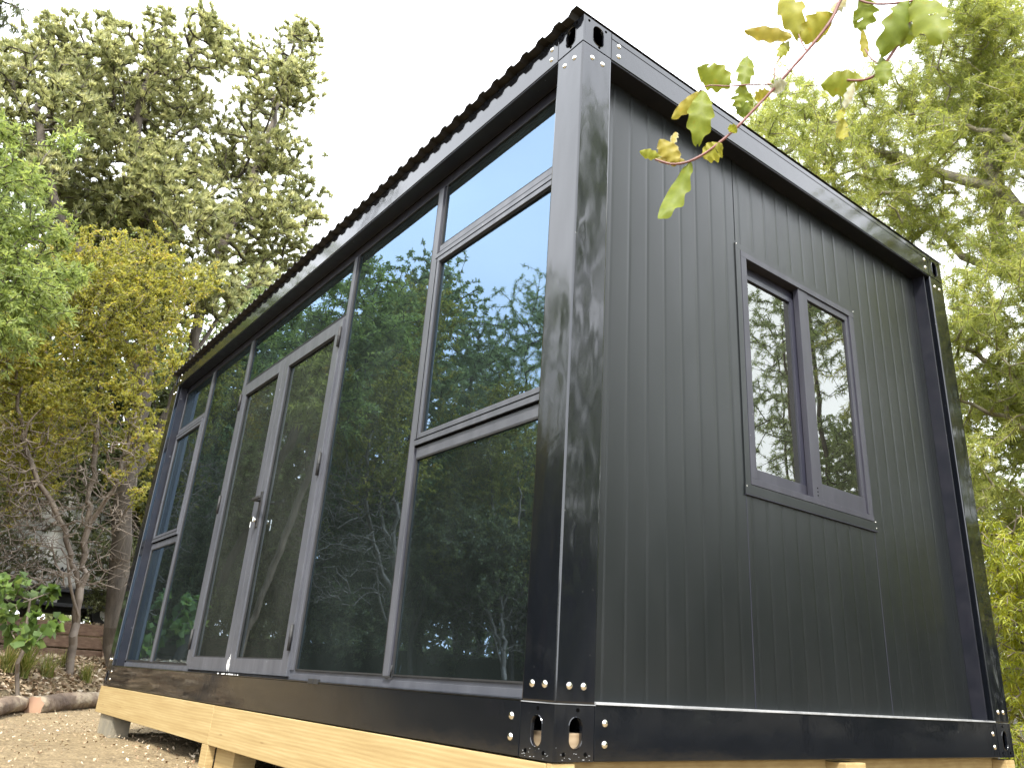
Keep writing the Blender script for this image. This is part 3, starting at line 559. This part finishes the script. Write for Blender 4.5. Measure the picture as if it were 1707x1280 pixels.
# ---- hanging sprig, top left
TE=[(8,6,16),(38,18,14),(-15,25,20),(-60,0,50),(25,42,9)]
ce=px_clumps(TE,11.5,.15); tips=clump_pts(ce,620,.2); e0=at(-190,1095,12)
plant('drooping_tree','dark drooping leafy twigs of a tree reaching into the top left corner','tree',(e0[0],e0[1],gzs(e0[0],e0[1])),
  [[(e0[0],e0[1],gzs(e0[0],e0[1])-.1),at(-200,700,12),at(-170,300,11.9),at(-130,60,11.8),at(-60,-5,11.6),at(10,5,11.5)]],
  tips,.2,.004,.07,M_BARKD,dict(K=8,ln=.11,wd=.018,spread=.35,up=-.6,along=.2,droop=.3),L_DARK)
# ---- feathery tree on the right
TR=[(1275,190,26),(1300,170,30),(1335,235,45),(1385,195,32),(1330,150,22),(1400,275,52),(1468,195,45),(1455,130,22),(1545,150,42),(1600,75,44),(1660,45,45),(1700,130,48),(1625,175,48),(1560,225,42),(1480,290,40),(1425,340,30),(1515,375,36),(1590,385,42),(1650,300,24),(1690,410,40),(1655,500,42),(1620,560,30),(1695,600,45),(1592,470,24),(1640,640,36),(1700,720,40),(1650,760,36),(1690,850,40),(1640,20,30),(1700,240,30),(1760,100,80),(1790,300,90),(1780,500,90),(1770,680,80),(1540,60,20),(1350,290,30),(1620,820,24)]
cr_=px_clumps(TR,6.2,.8,1.15,2,.9); tips=clump_pts(cr_,1900,.0,.42); r0=at(1830,1250,6.3); r0z=gzs(r0[0],r0[1])
tr_=plant('feathery_leaved_tree','tall feathery fine-leaved tree with pale crooked limbs on the right','tree',(r0[0],r0[1],r0z),
  [[(r0[0],r0[1],r0z-.2),at(1830,950,6.3),at(1800,700,6.2),at(1790,560,6.2),at(1760,420,6.2),at(1700,350,6.2),at(1644,309,6.2),at(1562,288,6.2),at(1500,262,6.2),at(1430,240,6.1)],
   [at(1800,700,6.2),at(1760,520,6.5),at(1707,466,6.5),at(1633,439,6.5),at(1582,400,6.5),at(1535,350,6.4),at(1470,320,6.4)],
   [at(1760,420,6.2),at(1735,310,6.0),at(1700,245,6.0),at(1662,219,6.0),at(1600,205,6.0),at(1540,190,6)],
   [at(1830,950,6.3),at(1760,745,6.0),at(1700,712,6.0),at(1650,690,6.0),at(1601,668,6.0),at(1560,650,6)],
   [at(1707,466,6.5),at(1660,380,6.4),at(1655,230,6.3),at(1640,90,6.3)],[at(1760,745,6.0),at(1720,660,6.3),at(1656,615,6.3),at(1600,575,6.3)],
   [at(1830,950,6.3),at(1740,1000,6.8),at(1700,930,6.8),at(1678,860,6.8),at(1675,820,6.8)]],
  tips,.13,.0017,.10,M_BARKL,dict(K=50,ln=.058,wd=.0046,spread=.75,up=-.02,along=.14,droop=.25,cl=.6),L_FEATH,wob=.09,seg=6)
# ---- yellow ferny shrub and scrub below it
TF=[(1660,890,34),(1700,930,40),(1680,990,40),(1705,1060,45),(1690,1120,35),(1705,1180,35),(1740,1000,60),(1750,1150,60),(1700,1240,30),(1760,900,40)]
cf=px_clumps(TF,5.6,.35,1.2); tips=clump_pts(cf,2200,.05); f0=at(1760,1270,5.7)
plant('yellow_ferny_shrub','bright yellow-green ferny shrub beside the far right corner of the end wall','shrub',(f0[0],f0[1],gzs(f0[0],f0[1])),
  [[(f0[0],f0[1],gzs(f0[0],f0[1])-.1),at(1745,1150,5.6),at(1725,1000,5.6),at(1690,900,5.6)]],tips,.10,.0022,.03,M_TWIG,bare=np.array([at(rng.uniform(1610,1740),rng.uniform(840,1260),5.7+rng.uniform(-.4,.5)) for _ in range(260)]),leafspec=dict(K=22,ln=.055,wd=.0065,spread=.7,up=-.1,along=.12,droop=.4,cl=.5),lm=L_FERN,wob=.14,seg=4)

# ---- generic shrub / tree prototypes for the wood round the clearing
def proto_shrub(name,label,h,rad,lm,spec,loc,n=900,bark=M_BARKD):
    cl=[(rng.uniform(-rad,rad),rng.uniform(-rad,rad),h*rng.uniform(.25,.9),rad*rng.uniform(.35,.6)) for _ in range(13)]
    tips=clump_pts(cl,n/13/(rad*.48)**2*1.4,.1)
    o=plant(name,label,'shrub',(0,0,0),[[(0,0,-.1),(.05,.02,h*.2),(.1,0,h*.5)],[(.05,.02,h*.2),(-rad*.4,.1,h*.55)],[(.05,.02,h*.2),(rad*.3,-.3,h*.6)]],tips,.2,.004,.06,bark,spec,lm,wob=.1,seg=4)
    o.location=loc; return o
def proto_tree(name,label,h,r,lm,spec,loc,n,bark=M_BARK,low=.3,cnt=20,rb=.14,trunks=1,rt=.005):
    cl=[]
    for i in range(cnt):
        z=h*(low+(1-low)*(i+.5)/cnt); q=(z/h-low)/(1-low); rr=r*(math.sin(math.pi*(q*.8+.18)))**.8; a=i*2.4+rng.uniform(-.4,.4); k=rng.uniform(.25,.95)*rr; cl.append((k*math.cos(a),k*math.sin(a),z,r*rng.uniform(.24,.40)))
    tips=clump_pts(cl,n/cnt/(r*.32)**2,.15,.25); T=[[(0,0,-.2),(.1,.05,h*.2),(-.05,.1,h*.45),(.1,0,h*.7),(0,0,h*.92)]]
    for k in range(trunks-1):
        a=k*2.3+1; T.append([(0,0,.0),(.5*math.cos(a),.5*math.sin(a),h*.25),(.9*math.cos(a),.9*math.sin(a),h*.5),(1.0*math.cos(a),1.0*math.sin(a),h*.75)])
    o=plant(name,label,'tree',(0,0,0),T,tips,.24,rt,rb,bark,spec,lm,wob=.08,seg=5); o.location=loc; return o
def G(x,y): return (x,y,gzs(x,y))
SP_B=dict(K=26,ln=.09,wd=.028,spread=.8,up=.25,along=.14,droop=.15,cl=.5)
SP_D=dict(K=20,ln=.075,wd=.032,spread=1,up=.05,along=.2,droop=.15,cl=.5)
SP_F=dict(K=44,ln=.085,wd=.011,spread=.8,up=.1,along=.2,droop=.2,cl=.5)
# in front of the glass, out of frame: seen as reflections
tb=proto_tree('broad_leaved_tree','bushy broad-leaved tree mirrored in the tall pane right of the doors',7.4,2.1,L_MID,SP_B,G(-10.4,-4.9),3400,low=.15,cnt=30,trunks=4,rb=.08,rt=.004)
tf=proto_tree('wispy_fine_leaved_tree','wispy fine-leaved tree mirrored in the upper opening window next to the near post',7.1,2.3,L_MID,SP_F,G(-9.2,-6.9),2600,low=.18,cnt=26,trunks=5,rt=.003,rb=.065)
shb=proto_shrub('dense_dark_shrub','dark dense shrub behind the bare twigs at the left, under the olive tree',3.4,1.7,L_DARK,SP_D,G(-15.2,2.6),1700)
shl=proto_shrub('leafy_green_shrub','leafy green shrub behind the cabin seen through the rear door',2.8,1.3,L_LIGHT,SP_B,G(-8.6,6.2),900)
refl=[(tb,-11.6,-3.6,1.3,.80,'tall leafy tree mirrored above the glass doors'),(tf,-8.3,-8.1,2.1,.82,'fine-leaved tree mirrored in the lower pane beside the near post'),
 (tb,-12.9,-5.8,4.0,.95,'dense leafy tree mirrored deep behind the middle pane'),(tf,-12.8,-7.9,3.2,.92,'feathery tree mirrored behind the upper right window'),
 (tb,-13.2,-2.7,2.3,.88,'leafy tree mirrored at the far left end of the glazing'),(tf,-6.4,-10.8,.4,.9,'fine-leaved tree off to the left of the clearing, mirrored nearest the near post')]
for i,(s,x,y,rz,k,lab) in enumerate(refl): copyt(s,G(x,y),rz,k,lab,'tree','trees mirrored in the glazing')
und=[(-9.2,-4.6,.4,.8,'dark shrub mirrored low in the pane right of the doors'),(-8.6,-6.1,1.9,.85,'dark shrub mirrored low in the pane beside the near post'),(-10.6,-3.1,3.0,.8,'dark shrub mirrored low in the right-hand door'),
 (-11.4,-2.2,4.4,.75,'dark shrub mirrored low in the left-hand door'),(-8.4,-8.4,5.2,.9,'dark shrub at the left of the clearing, mirrored in the near post'),(-11.6,-6.2,.9,1.1,'large dark shrub deep in the wood mirrored behind the middle pane'),
 (-11.0,-8.8,2.6,1.1,'large dark shrub deep in the wood mirrored behind the near lower pane'),
 (-15.4,-.2,.7,1.15,'dark shrub behind the white vehicle, left part'),(-17.6,1.2,1.2,1.9,'tall dark shrub standing behind the white vehicle roof'),(-17.5,4.2,2.0,1.7,'dark shrub filling the gap between tree trunk and cabin end'),
 (-13.3,3.6,5.0,.85,'dark shrub right of the thick trunk, touching the cabin outline'),(-17.4,-2.4,3.3,1.9,'tall dark shrub at the left edge behind the vehicle'),
 (-13.6,-2.4,1.1,.6,'dark twiggy shrub in front of the white camper at the left edge'),(-13.5,-.5,5.6,.42,'smaller dark shrub in front of the middle of the white camper'),
 (-12.6,1.9,3.9,.55,'low dark shrub around the foot of the thick ivy-clad trunk')]
und+=[(-11.9,-1.5,2.9,.5,'low twiggy dark shrub in front of the retaining wall at the left'),(-12.9,1.3,.9,.42,'dark shrub growing over the retaining wall between the two trunks')]
for x,y,rz,k,lab in und: copyt(shb,G(x,y),rz,k,lab,'shrub','dark shrubs round the clearing')
for x,y,rz,k,lab in ((-16.5,-6.5,.3,1.6,'large shrub closing the gaps low behind the mirrored trees, middle'),(-15.5,-9.5,1.3,1.6,'large shrub closing the gaps low behind the mirrored trees, nearer'),(-12.5,-12.5,2.3,1.7,'large shrub low behind the trees mirrored in the near lower pane'),(-18.5,-3.9,3.3,1.7,'large shrub low behind the trees mirrored in the doors'),(-9,-13,4.1,1.5,'large shrub low behind the trees mirrored in the near post'),(-13.6,-7.2,5.0,1.2,'shrub between the mirrored tree stems in the middle pane'),(-9.9,-9.9,5.6,1.2,'shrub between the mirrored tree stems in the lower near pane')): copyt(shb,G(x,y),rz,k,lab,'shrub','dark shrubs round the clearing')
for x,y,rz,k,lab in ((-8.6,-3.9,2.2,.95,'twiggy yellow-green tree mirrored in the glass doors'),(-7.6,-5.3,4.0,.8,'twiggy yellow-green tree mirrored low in the tall pane right of the doors'),(-6.6,-6.7,5.2,.75,'twiggy yellow-green tree mirrored in the lower pane beside the near post')): copyt(tcr,G(x,y),rz,k,lab,'tree','twiggy trees mirrored in the glazing')
copyt(tcr,G(-12.1,-1.1),1.7,.72,'smaller twiggy yellow-green tree growing behind the leafy plant at the left edge','tree')
copyt(tcr,G(-13.4,2.2),4.4,.7,'smaller twiggy tree filling the gap behind the thick trunk','tree')
# to the right, off frame and behind the end wall
rt_=[(tf,4.2,8.6,1.2,1.0,'wispy tree mirrored in the left sliding sash of the end window'),(tf,2.0,9.8,3.3,1.1,'wispy tree mirrored in the right sliding sash of the end window'),(tf,5.6,4.3,2.4,1.12,'wispy tree nearest the camera, mirrored in the end face of the near post'),(tf,6.6,6.8,5.0,.75,'wispy tree mirrored as dark streaks in the ribbed end wall'),
 (tb,6.2,7.2,1.0,.56,'leafy tree mirrored in the first ribbed panel of the end wall'),(tb,4.2,9.6,2.6,.60,'leafy tree mirrored below the end window'),(tb,1.6,10.8,3.6,.60,'leafy tree mirrored in the last ribbed panel of the end wall'),(tb,8.6,6.0,4.6,.60,'leafy tree mirrored in the end face of the near post'),(tb,.2,11.5,2.0,.75,'leafy tree behind the far right post, low behind the feathery tree'),(tb,-2.2,12.6,.6,.8,'leafy tree in the far right background between the crooked limbs')]
for s,x,y,rz,k,lab in rt_: copyt(s,G(x,y),rz,k,lab,'tree','trees right of the cabin')
ru=[(3.6,6.6,1,.75,'dark shrub mirrored low in the middle of the end wall'),(5.4,5.6,2.2,.75,'dark shrub mirrored low in the near part of the end wall'),(2.0,7.6,4.4,.75,'dark shrub mirrored low in the far part of the end wall'),(7.4,4.6,3.6,.8,'dark shrub far right of the clearing, mirrored near the end post'),
 (.2,8.6,5.1,.9,'dark shrub right of the far post behind the yellow ferny shrub'),(-1.6,9.0,.3,1.0,'dark shrub directly behind the far right post')]
for x,y,rz,k,lab in ru: copyt(shb,G(x,y),rz,k,lab,'shrub','dark shrubs round the clearing')
for x,y,rz,k,lab in ((-17.5,.6,.7,1.3,'leafy tree rising behind the white camper'),(-18,-1.9,2.7,1.35,'leafy tree at the far left behind the camper'),(-17,3.6,4.7,1.2,'leafy tree behind the thick trunk beside the cabin')): copyt(tb,G(x,y),rz,k,lab,'tree','trees beyond the camper')
copyt(shl,G(-11.0,5.6),2.0,1.0,'leafy green shrub behind the cabin, second one seen through the rear door','shrub'); copyt(shl,G(.9,7.0),1.0,.8,'leafy green shrub at the right edge behind the ferny shrub','shrub')

nq=90000; a=R(-50)-rng.uniform(0,R(285),nq); rr=27+rng.uniform(0,7,nq)+2*np.sin(a*9); xw=1.9+rr*np.cos(a)-3; yw=rr*np.sin(a); hh=(4.6+1.3*np.sin(a*17)+.9*np.sin(a*41+1))*1.0; zw=gz(xw,yw)-.2+hh*rng.uniform(0,1,nq)**1.5
a1=unit(rng.normal(0,1,(nq,3))); b1=unit(np.cross(a1,rng.normal(0,1,(nq,3)))); sz=rng.uniform(.12,.26,(nq,1)); P=np.stack([xw,yw,zw],1)
V=np.stack([P-a1*sz,P+b1*sz*.45,P+a1*sz,P-b1*sz*.45],1).reshape(-1,3)
tag(link('background_wood',npmesh('background_wood',V,np.arange(4*nq).reshape(-1,4),np.repeat(rng.uniform(0,1,nq),4)),L_DARK),'low dark wood of mixed trees closing the view beyond the clearing','wood',kind='stuff')
# ---- broad-leaved low plant, tufts, flax
TB=[(30,975,24),(65,1000,24),(20,1030,26),(75,1040,22),(45,1065,20),(90,985,12),(-20,1000,40)]
cb_=px_clumps(TB,9.9,.3); tips=clump_pts(cb_,420,.1); g0=at(40,1115,9.9)
plant('broad_leaved_plant','low broad-leaved green plant on the bank at the left edge','plant',(g0[0],g0[1],gzs(g0[0],g0[1])),[[(g0[0],g0[1],gzs(g0[0],g0[1])-.05),at(42,1060,9.9),at(50,1000,9.9)]],tips,.12,.003,.02,M_TWIG,
  dict(K=4,ln=.12,wd=.10,spread=.8,up=.2,along=.08,droop=.25,cl=.4,roundness=.5),L_BROAD,wob=.12,seg=4,crown='leaves')
def blades(name,label,cat,loc,n,h,w_,spread,lm,curve=.8):
    V=[];F=[];rn=[]
    for i in range(n):
        a=rng.uniform(0,2*math.pi); s=rng.uniform(.1,1)*spread; hh=h*rng.uniform(.6,1.1); o=rng.normal(0,.03,3)*[1,1,0]; d=np.array([math.cos(a),math.sin(a),0]); sd_=np.array([-d[1],d[0],0]); K=6; b=len(V); q=rng.uniform()
        for k in range(K+1):
            t=k/K; c=o+d*s*hh*t**1.5+np.array([0,0,hh*(t-curve*s*.55*t*t)]); ww=w_*(1-t**1.6)*.5+.0006; V+= [c-sd_*ww,c+sd_*ww]; rn+=[q,q]
        for k in range(K): F.append((b+2*k,b+2*k+1,b+2*k+3,b+2*k+2))
    o=link(name,npmesh(name,np.array(V),np.array(F),np.array(rn)),lm); o.location=loc; tag(o,label,cat); return o
def gat(x,y):
    """ground point under a pixel of the photograph, by marching"""
    v=ray(x,y)
    for s in np.arange(2,40,.02):
        p=CAM+v*s
        if p[2]<gzs(p[0],p[1]): return p
    return CAM+v*14
p=gat(35,1130); blades('grass_tuft','tall drooping grass tuft below the broad-leaved plant','grass tuft',tuple(p),170,.50,.010,.8,L_GRASS,1.3)
p=gat(140,1138); blades('grass_tuft','short pale upright grass tuft on the wood-chip bank','grass tuft',tuple(p),110,.28,.007,.6,L_GRASS)
p=gat(8,1120); blades('grass_tuft','scruffy grass tuft at the extreme left edge of the bank','grass tuft',tuple(p),150,.40,.009,.9,L_GRASS,1.2)
p=gat(75,1128); blades('grass_tuft','dry sprawling grass tuft on the bank between the leafy plant and the trunk','grass tuft',tuple(p),120,.34,.008,.9,L_GRASS,1.1)
p=gat(105,1112); blades('grass_tuft','small grass tuft right beside the foot of the twiggy tree trunk','grass tuft',tuple(p),80,.26,.007,.8,L_GRASS,1.0)
p=gat(182,1110); blades('flax_plant','spiky yellow-green flax beside the far left corner of the cabin','plant',tuple(p),16,.62,.028,.75,L_FLAX,.35)

# ---- chips and litter (nobody could count them)
def litter(name,n,region,size,cols):
    P=[]
    while len(P)<n:
        x,y=region(); P.append((x,y,gzs(x,y)+.012))
    P=np.array(P); n=len(P); a=unit(rng.normal(0,1,(n,3))*[1,1,.35]); b=unit(np.cross(a,rng.normal(0,1,(n,3))*[.4,.4,1])); l=size*rng.uniform(.4,1.4,(n,1)); w_=l*rng.uniform(.25,.6,(n,1))
    V=np.stack([P-a*l-b*w_,P+a*l-b*w_,P+a*l+b*w_,P-a*l+b*w_],1).reshape(-1,3); V[:,2]+=rng.uniform(0,.012,len(V)); F=np.arange(4*n).reshape(-1,4)
    return tag(link(name,npmesh(name,V,F,np.repeat(rng.uniform(0,1,n),4)),cols),name.replace('_',' ')+' scattered over the bank and dirt','ground litter',kind='stuff')
M_CHIP=leafmat('chip_mix',[(0,(.16,.10,.06)),(.4,(.34,.25,.16)),(.75,(.44,.35,.24)),(1,(.52,.45,.35))],.0,.85,.1)
def rg():
    y=rng.uniform(-1.8,1.9); st=7.55+1.95*min(max((y+.5)/1.4,-.3),1.6); return -(st+.15+abs(rng.normal(0,1.4))),y
litter('bark_chips',7500,rg,.026,M_CHIP)
def rg2():
    t=rng.uniform(); return (rng.uniform(-9.5,-2),rng.uniform(-2,.6)) if t<.7 else (rng.uniform(-6.5,-2),rng.uniform(-.2,1.6))
litter('dry_litter',2600,rg2,.008,M_CHIP)

# ---- logs
def log(label,p0,p1,r0,r1,flip=False):
    p0=Vector(p0);p1=Vector(p1); c=(p0+p1)/2; bm=bmesh.new(); K=16;S=26; d=(p1-p0).normalized(); a=d.orthogonal().normalized(); b=d.cross(a); rows=[]
    for k in range(S+1):
        t=k/S; q=p0.lerp(p1,t)-c+Vector((0,0,.025*math.sin(t*5))); rr=r0+(r1-r0)*t; rows.append([bm.verts.new(q+(a*math.cos(2*math.pi*i/K)+b*math.sin(2*math.pi*i/K))*rr*(1+.09*math.sin(3*i+k*.5)+rng.normal(0,.03))) for i in range(K)])
    for k in range(S):
        for i in range(K): f=bm.faces.new((rows[k][i],rows[k][(i+1)%K],rows[k+1][(i+1)%K],rows[k+1][i])); f.smooth=True
    f=bm.faces.new(rows[0][::-1]); f.material_index=1; f=bm.faces.new(rows[-1]); f.material_index=1
    me=bpy.data.meshes.new('log'); bm.to_mesh(me); bm.free(); o=link('log',me,[M_LOG,M_CUT]); o.location=c; tag(o,label,'log'); return o
a=gat(52,1188); b=gat(176,1172); log('long peeled log with a sawn pink end edging the bank',(a[0],a[1],a[2]+.06),(b[0]-.9,b[1]+.9,b[2]+.06),.095,.065)
a=gat(44,1186); b=gat(-60,1205); log('second log at the left edge, butted against the sawn end of the long log',(a[0]-.05,a[1]-.02,a[2]+.06),(b[0],b[1],b[2]+.07),.07,.085)

# ---- retaining wall and the white vehicle behind it
rw=empty('retaining_wall',(-12.3,0,.2)); tag(rw,'low retaining wall of weathered reddish timber sleepers behind the trunks','retaining wall')
for i in range(3):
    z=-.05+i*.185; bx('sleeper',-.05,.05-.006*i,-3.6+.1*i,2.7-.05*i,z,z+.166,M_SLEEP,rw,.010)
for y in (-2.4,-.6,1.2): bx('wall_post',.052,.13,y-.05,y+.05,-.2,.44,M_SLEEP,rw,.006)
vh=empty('white_camper',(-15.6,0,.72)); tag(vh,'white boxy camper vehicle half hidden behind the trunks at left','camper')
bm=bmesh.new(); box(bm,-1.0,1.0,-3.3,2.6,.62,2.3,.06); fin('body',bm,M_WHITE,vh)
bx('skirt_trim',-1.0,1.012,-3.3,2.6,.55,.615,M_ALU,vh,.004); bx('chassis',-.9,.9,-3.1,2.4,.25,.54,M_RUB,vh,.01); bx('bumper',.93,1.05,-.4,2.3,.30,.36,M_ALU,vh,.01)
for y in (-2.2,1.6):
    bm=bmesh.new(); cyl(bm,(.72,y,.27),(.95,y,.27),.30,seg=20); fin('wheel',bm,M_RUB,vh); bm=bmesh.new(); cyl(bm,(.955,y,.27),(.965,y,.27),.17,seg=16); fin('hub_cap',bm,M_WHITE,vh)
bx('tail_lamp',.99,1.02,-.60,-.53,.92,1.08,M_RED,vh,.005)
bx('wheel_box',.7,1.0,-1.8,-.9,.15,.50,M_WHITE,vh,.02)
def text(body,size,mat,parent,loc,rot,name='lettering'):
    cu=bpy.data.curves.new(name,'FONT'); cu.body=body; cu.size=size; cu.extrude=.004; cu.align_x='CENTER'; t=bpy.data.objects.new('tmp',cu); COL.objects.link(t)
    bpy.context.view_layer.update(); me=bpy.data.meshes.new_from_object(t.evaluated_get(bpy.context.evaluated_depsgraph_get())); bpy.data.objects.remove(t); me.materials.clear()
    o=link(name,me,mat,parent); o.location=loc; o.rotation_euler=rot; return o
text('www.',.24,M_RUB,vh,(1.008,.50,.86),(R(90),0,R(90))); bx('number_plate',1.0,1.02,.30,.70,.36,.50,M_WHITE,vh,.003)
text('ZM 1038'[:0] or 'WWM',.12,M_RUB,vh,(1.025,.5,.385),(R(90),0,R(90)),'plate_characters')

# ---- foreground twig with wavy leaves
m,nt,out=nmat('wavy_leaf'); a_=N(nt,'ShaderNodeAttribute',attribute_name='rnd'); c=ramp(nt,a_.outputs['Fac'],[(0,(.13,.19,.02)),(.35,(.23,.27,.03)),(.65,(.36,.33,.04)),(.85,(.36,.29,.05)),(1,(.48,.5,.40))])
f=noise(nt,coords(nt),90,5); c2=ramp(nt,f,[(.3,(.75,.75,.7)),(.6,(1,1,1)),(.72,(1.15,.85,.6))]); mx=nt.nodes.new('ShaderNodeMix'); mx.data_type='RGBA'; mx.blend_type='MULTIPLY'; mx.inputs[0].default_value=.8; nt.links.new(c,mx.inputs[6]); nt.links.new(c2,mx.inputs[7])
b=N(nt,'ShaderNodeBsdfPrincipled',Roughness=.52); b.inputs['Specular IOR Level'].default_value=.3; nt.links.new(mx.outputs[2],b.inputs['Base Color']); t=N(nt,'ShaderNodeBsdfTranslucent'); nt.links.new(mx.outputs[2],t.inputs['Color'])
ms=nt.nodes.new('ShaderNodeMixShader'); ms.inputs[0].default_value=.5; nt.links.new(b.outputs[0],ms.inputs[1]); nt.links.new(t.outputs[0],ms.inputs[2]); nt.links.new(ms.outputs[0],out.inputs[0]); M_WAVY=m
M_STEM=surf('red_stem',[(.3,(.12,.04,.035)),(.7,(.21,.085,.065))],scale=40,rough=(.4,.5))
TD_=.82
tw0=at(1560,-120,TD_); twig=empty('leafy_twig',tuple(tw0)); tag(twig,'red-stemmed twig with wavy yellow-green leaves hanging close in the top right','twig')
def tw(x,y,dd=0): return np.array(at(x,y,TD_+dd))-tw0
def stem(pts,r0,r1,name='stem'):
    P=[tw(*p) for p in pts]; Q=[]
    for i in range(len(P)-1):
        p0=P[max(i-1,0)];p1=P[i];p2=P[i+1];p3=P[min(i+2,len(P)-1)]
        for k in range(5):
            t=k/5; Q.append(.5*((2*p1)+(-p0+p2)*t+(2*p0-5*p1+4*p2-p3)*t*t+(-p0+3*p1-3*p2+p3)*t**3))
    Q.append(P[-1]); Q=np.array(Q); n=len(Q); V,F=tubes(Q,np.arange(n)-1,np.linspace(r0,r1,n)*(1+.12*np.sin(np.arange(n)*1.7)),8); link(name,npmesh(name,V,F,smooth=True),M_STEM,twig)
stem([(1560,-120,.0),(1470,-60),(1410,-12),(1385,35),(1350,80),(1322,112),(1290,148),(1255,185),(1215,225),(1165,262),(1125,274),(1092,266)],.0024,.0014)
stem([(1560,-120,0),(1545,-40),(1525,10),(1508,55),(1480,100),(1458,126),(1436,134),(1412,134)],.0026,.0013,'side_stem')
stem([(1415,-8),(1445,5),(1480,7),(1522,2)],.0012,.0014,'side_stem'); stem([(1288,141),(1255,141),(1215,144),(1182,143),(1166,152)],.0011,.0008,'side_stem')
stem([(1345,86),(1336,70),(1328,50),(1318,30)],.0012,.0007,'side_stem'); stem([(1292,140),(1291,115),(1300,95)],.0007,.0006,'side_stem'); stem([(1466,108),(1452,98),(1442,82)],.0010,.0008,'side_stem')
LV=[(1217,141,1162,112,40,.35),(1240,143,1246,92,26,.25),(1238,140,1246,184,30,.3),(1172,150,1163,240,38,.3),(1168,152,1120,198,18,.75),(1172,262,1204,240,30,.55),(1130,272,1100,232,30,.78),(1122,240,1126,220,10,.85),(1100,262,1066,253,14,.45),(1094,266,1142,268,12,.85),
 (1150,268,1098,364,27,.2),(1228,222,1216,210,12,.45),(1250,188,1224,178,22,.15),(1284,154,1258,166,18,.7),(1286,152,1312,138,20,.95),(1299,95,1315,68,17,.45),(1320,62,1240,52,22,.8),(1332,62,1308,-20,38,.55),(1336,66,1392,22,40,.6),(1386,20,1412,-5,16,.9),
 (1436,-6,1438,50,34,.25),(1438,50,1444,96,11,.7),(1438,134,1368,142,36,.4),(1516,0,1468,92,38,.15),(1468,96,1476,140,22,.2),(1524,-10,1572,66,46,.3),(1512,20,1500,78,40,.3),(1424,138,1408,180,12,.95),(1406,178,1398,200,9,.5),(1402,196,1404,232,17,.6)]
for i,(x0,y0,x1,y1,w_,q) in enumerate(LV):
    j=rng.uniform(-.015,.015); A=tw(x0,y0,0); B=tw(x1,y1,j*1.2); ax=B-A; ln=np.linalg.norm(ax); ax=ax/ln; view=unit(np.array(at((x0+x1)/2,(y0+y1)/2,TD_))-CAM); sd_=unit(np.cross(ax,view)); nn=np.cross(sd_,ax); th=rng.uniform(-.5,.5); s2=sd_*math.cos(th)+nn*math.sin(th); n2=np.cross(s2,ax)
    wm=w_*TD_*1.28/F_PX/2/math.cos(th)*1.05; K=30; Cn=5; V=[];rn=[]; ph=rng.uniform(0,6); bend=rng.uniform(-.12,.12)
    for k in range(K+1):
        t=k/K; wv=wm*(math.sin(math.pi*min(1,t*.97+.02)**.85)**.75)*(.72+.5*t if t<.75 else 1.09)+.0006
        for c_ in range(-2,3):
            e=c_/2; wave=math.sin(t*23+ph+(1.7 if e<0 else 0)); ww=wv*e*(1+.12*wave*abs(e)); V.append(A+ax*ln*t+s2*ww+n2*(bend*ln*math.sin(math.pi*t)+abs(e)**1.5*wm*.30+abs(e)**3*wm*.24*wave)); rn.append(q+(.10 if abs(e)>.9 else 0)+rng.normal(0,.015))
    F=[]
    for k in range(K):
        for c_ in range(4):
            if rng.uniform()<.008 and 3<k<K-3: continue
            a0=k*Cn+c_; F.append((a0,a0+1,a0+Cn+1,a0+Cn))
    link('leaf',npmesh('leaf',np.array(V),np.array(F),np.clip(rn,0,1),smooth=True),M_WAVY,twig)

sc.cycles.max_bounces=10; sc.cycles.transparent_max_bounces=12; sc.cycles.glossy_bounces=5; sc.cycles.diffuse_bounces=3; sc.cycles.use_denoising=True; sc.cycles.caustics_reflective=False; sc.cycles.caustics_refractive=False
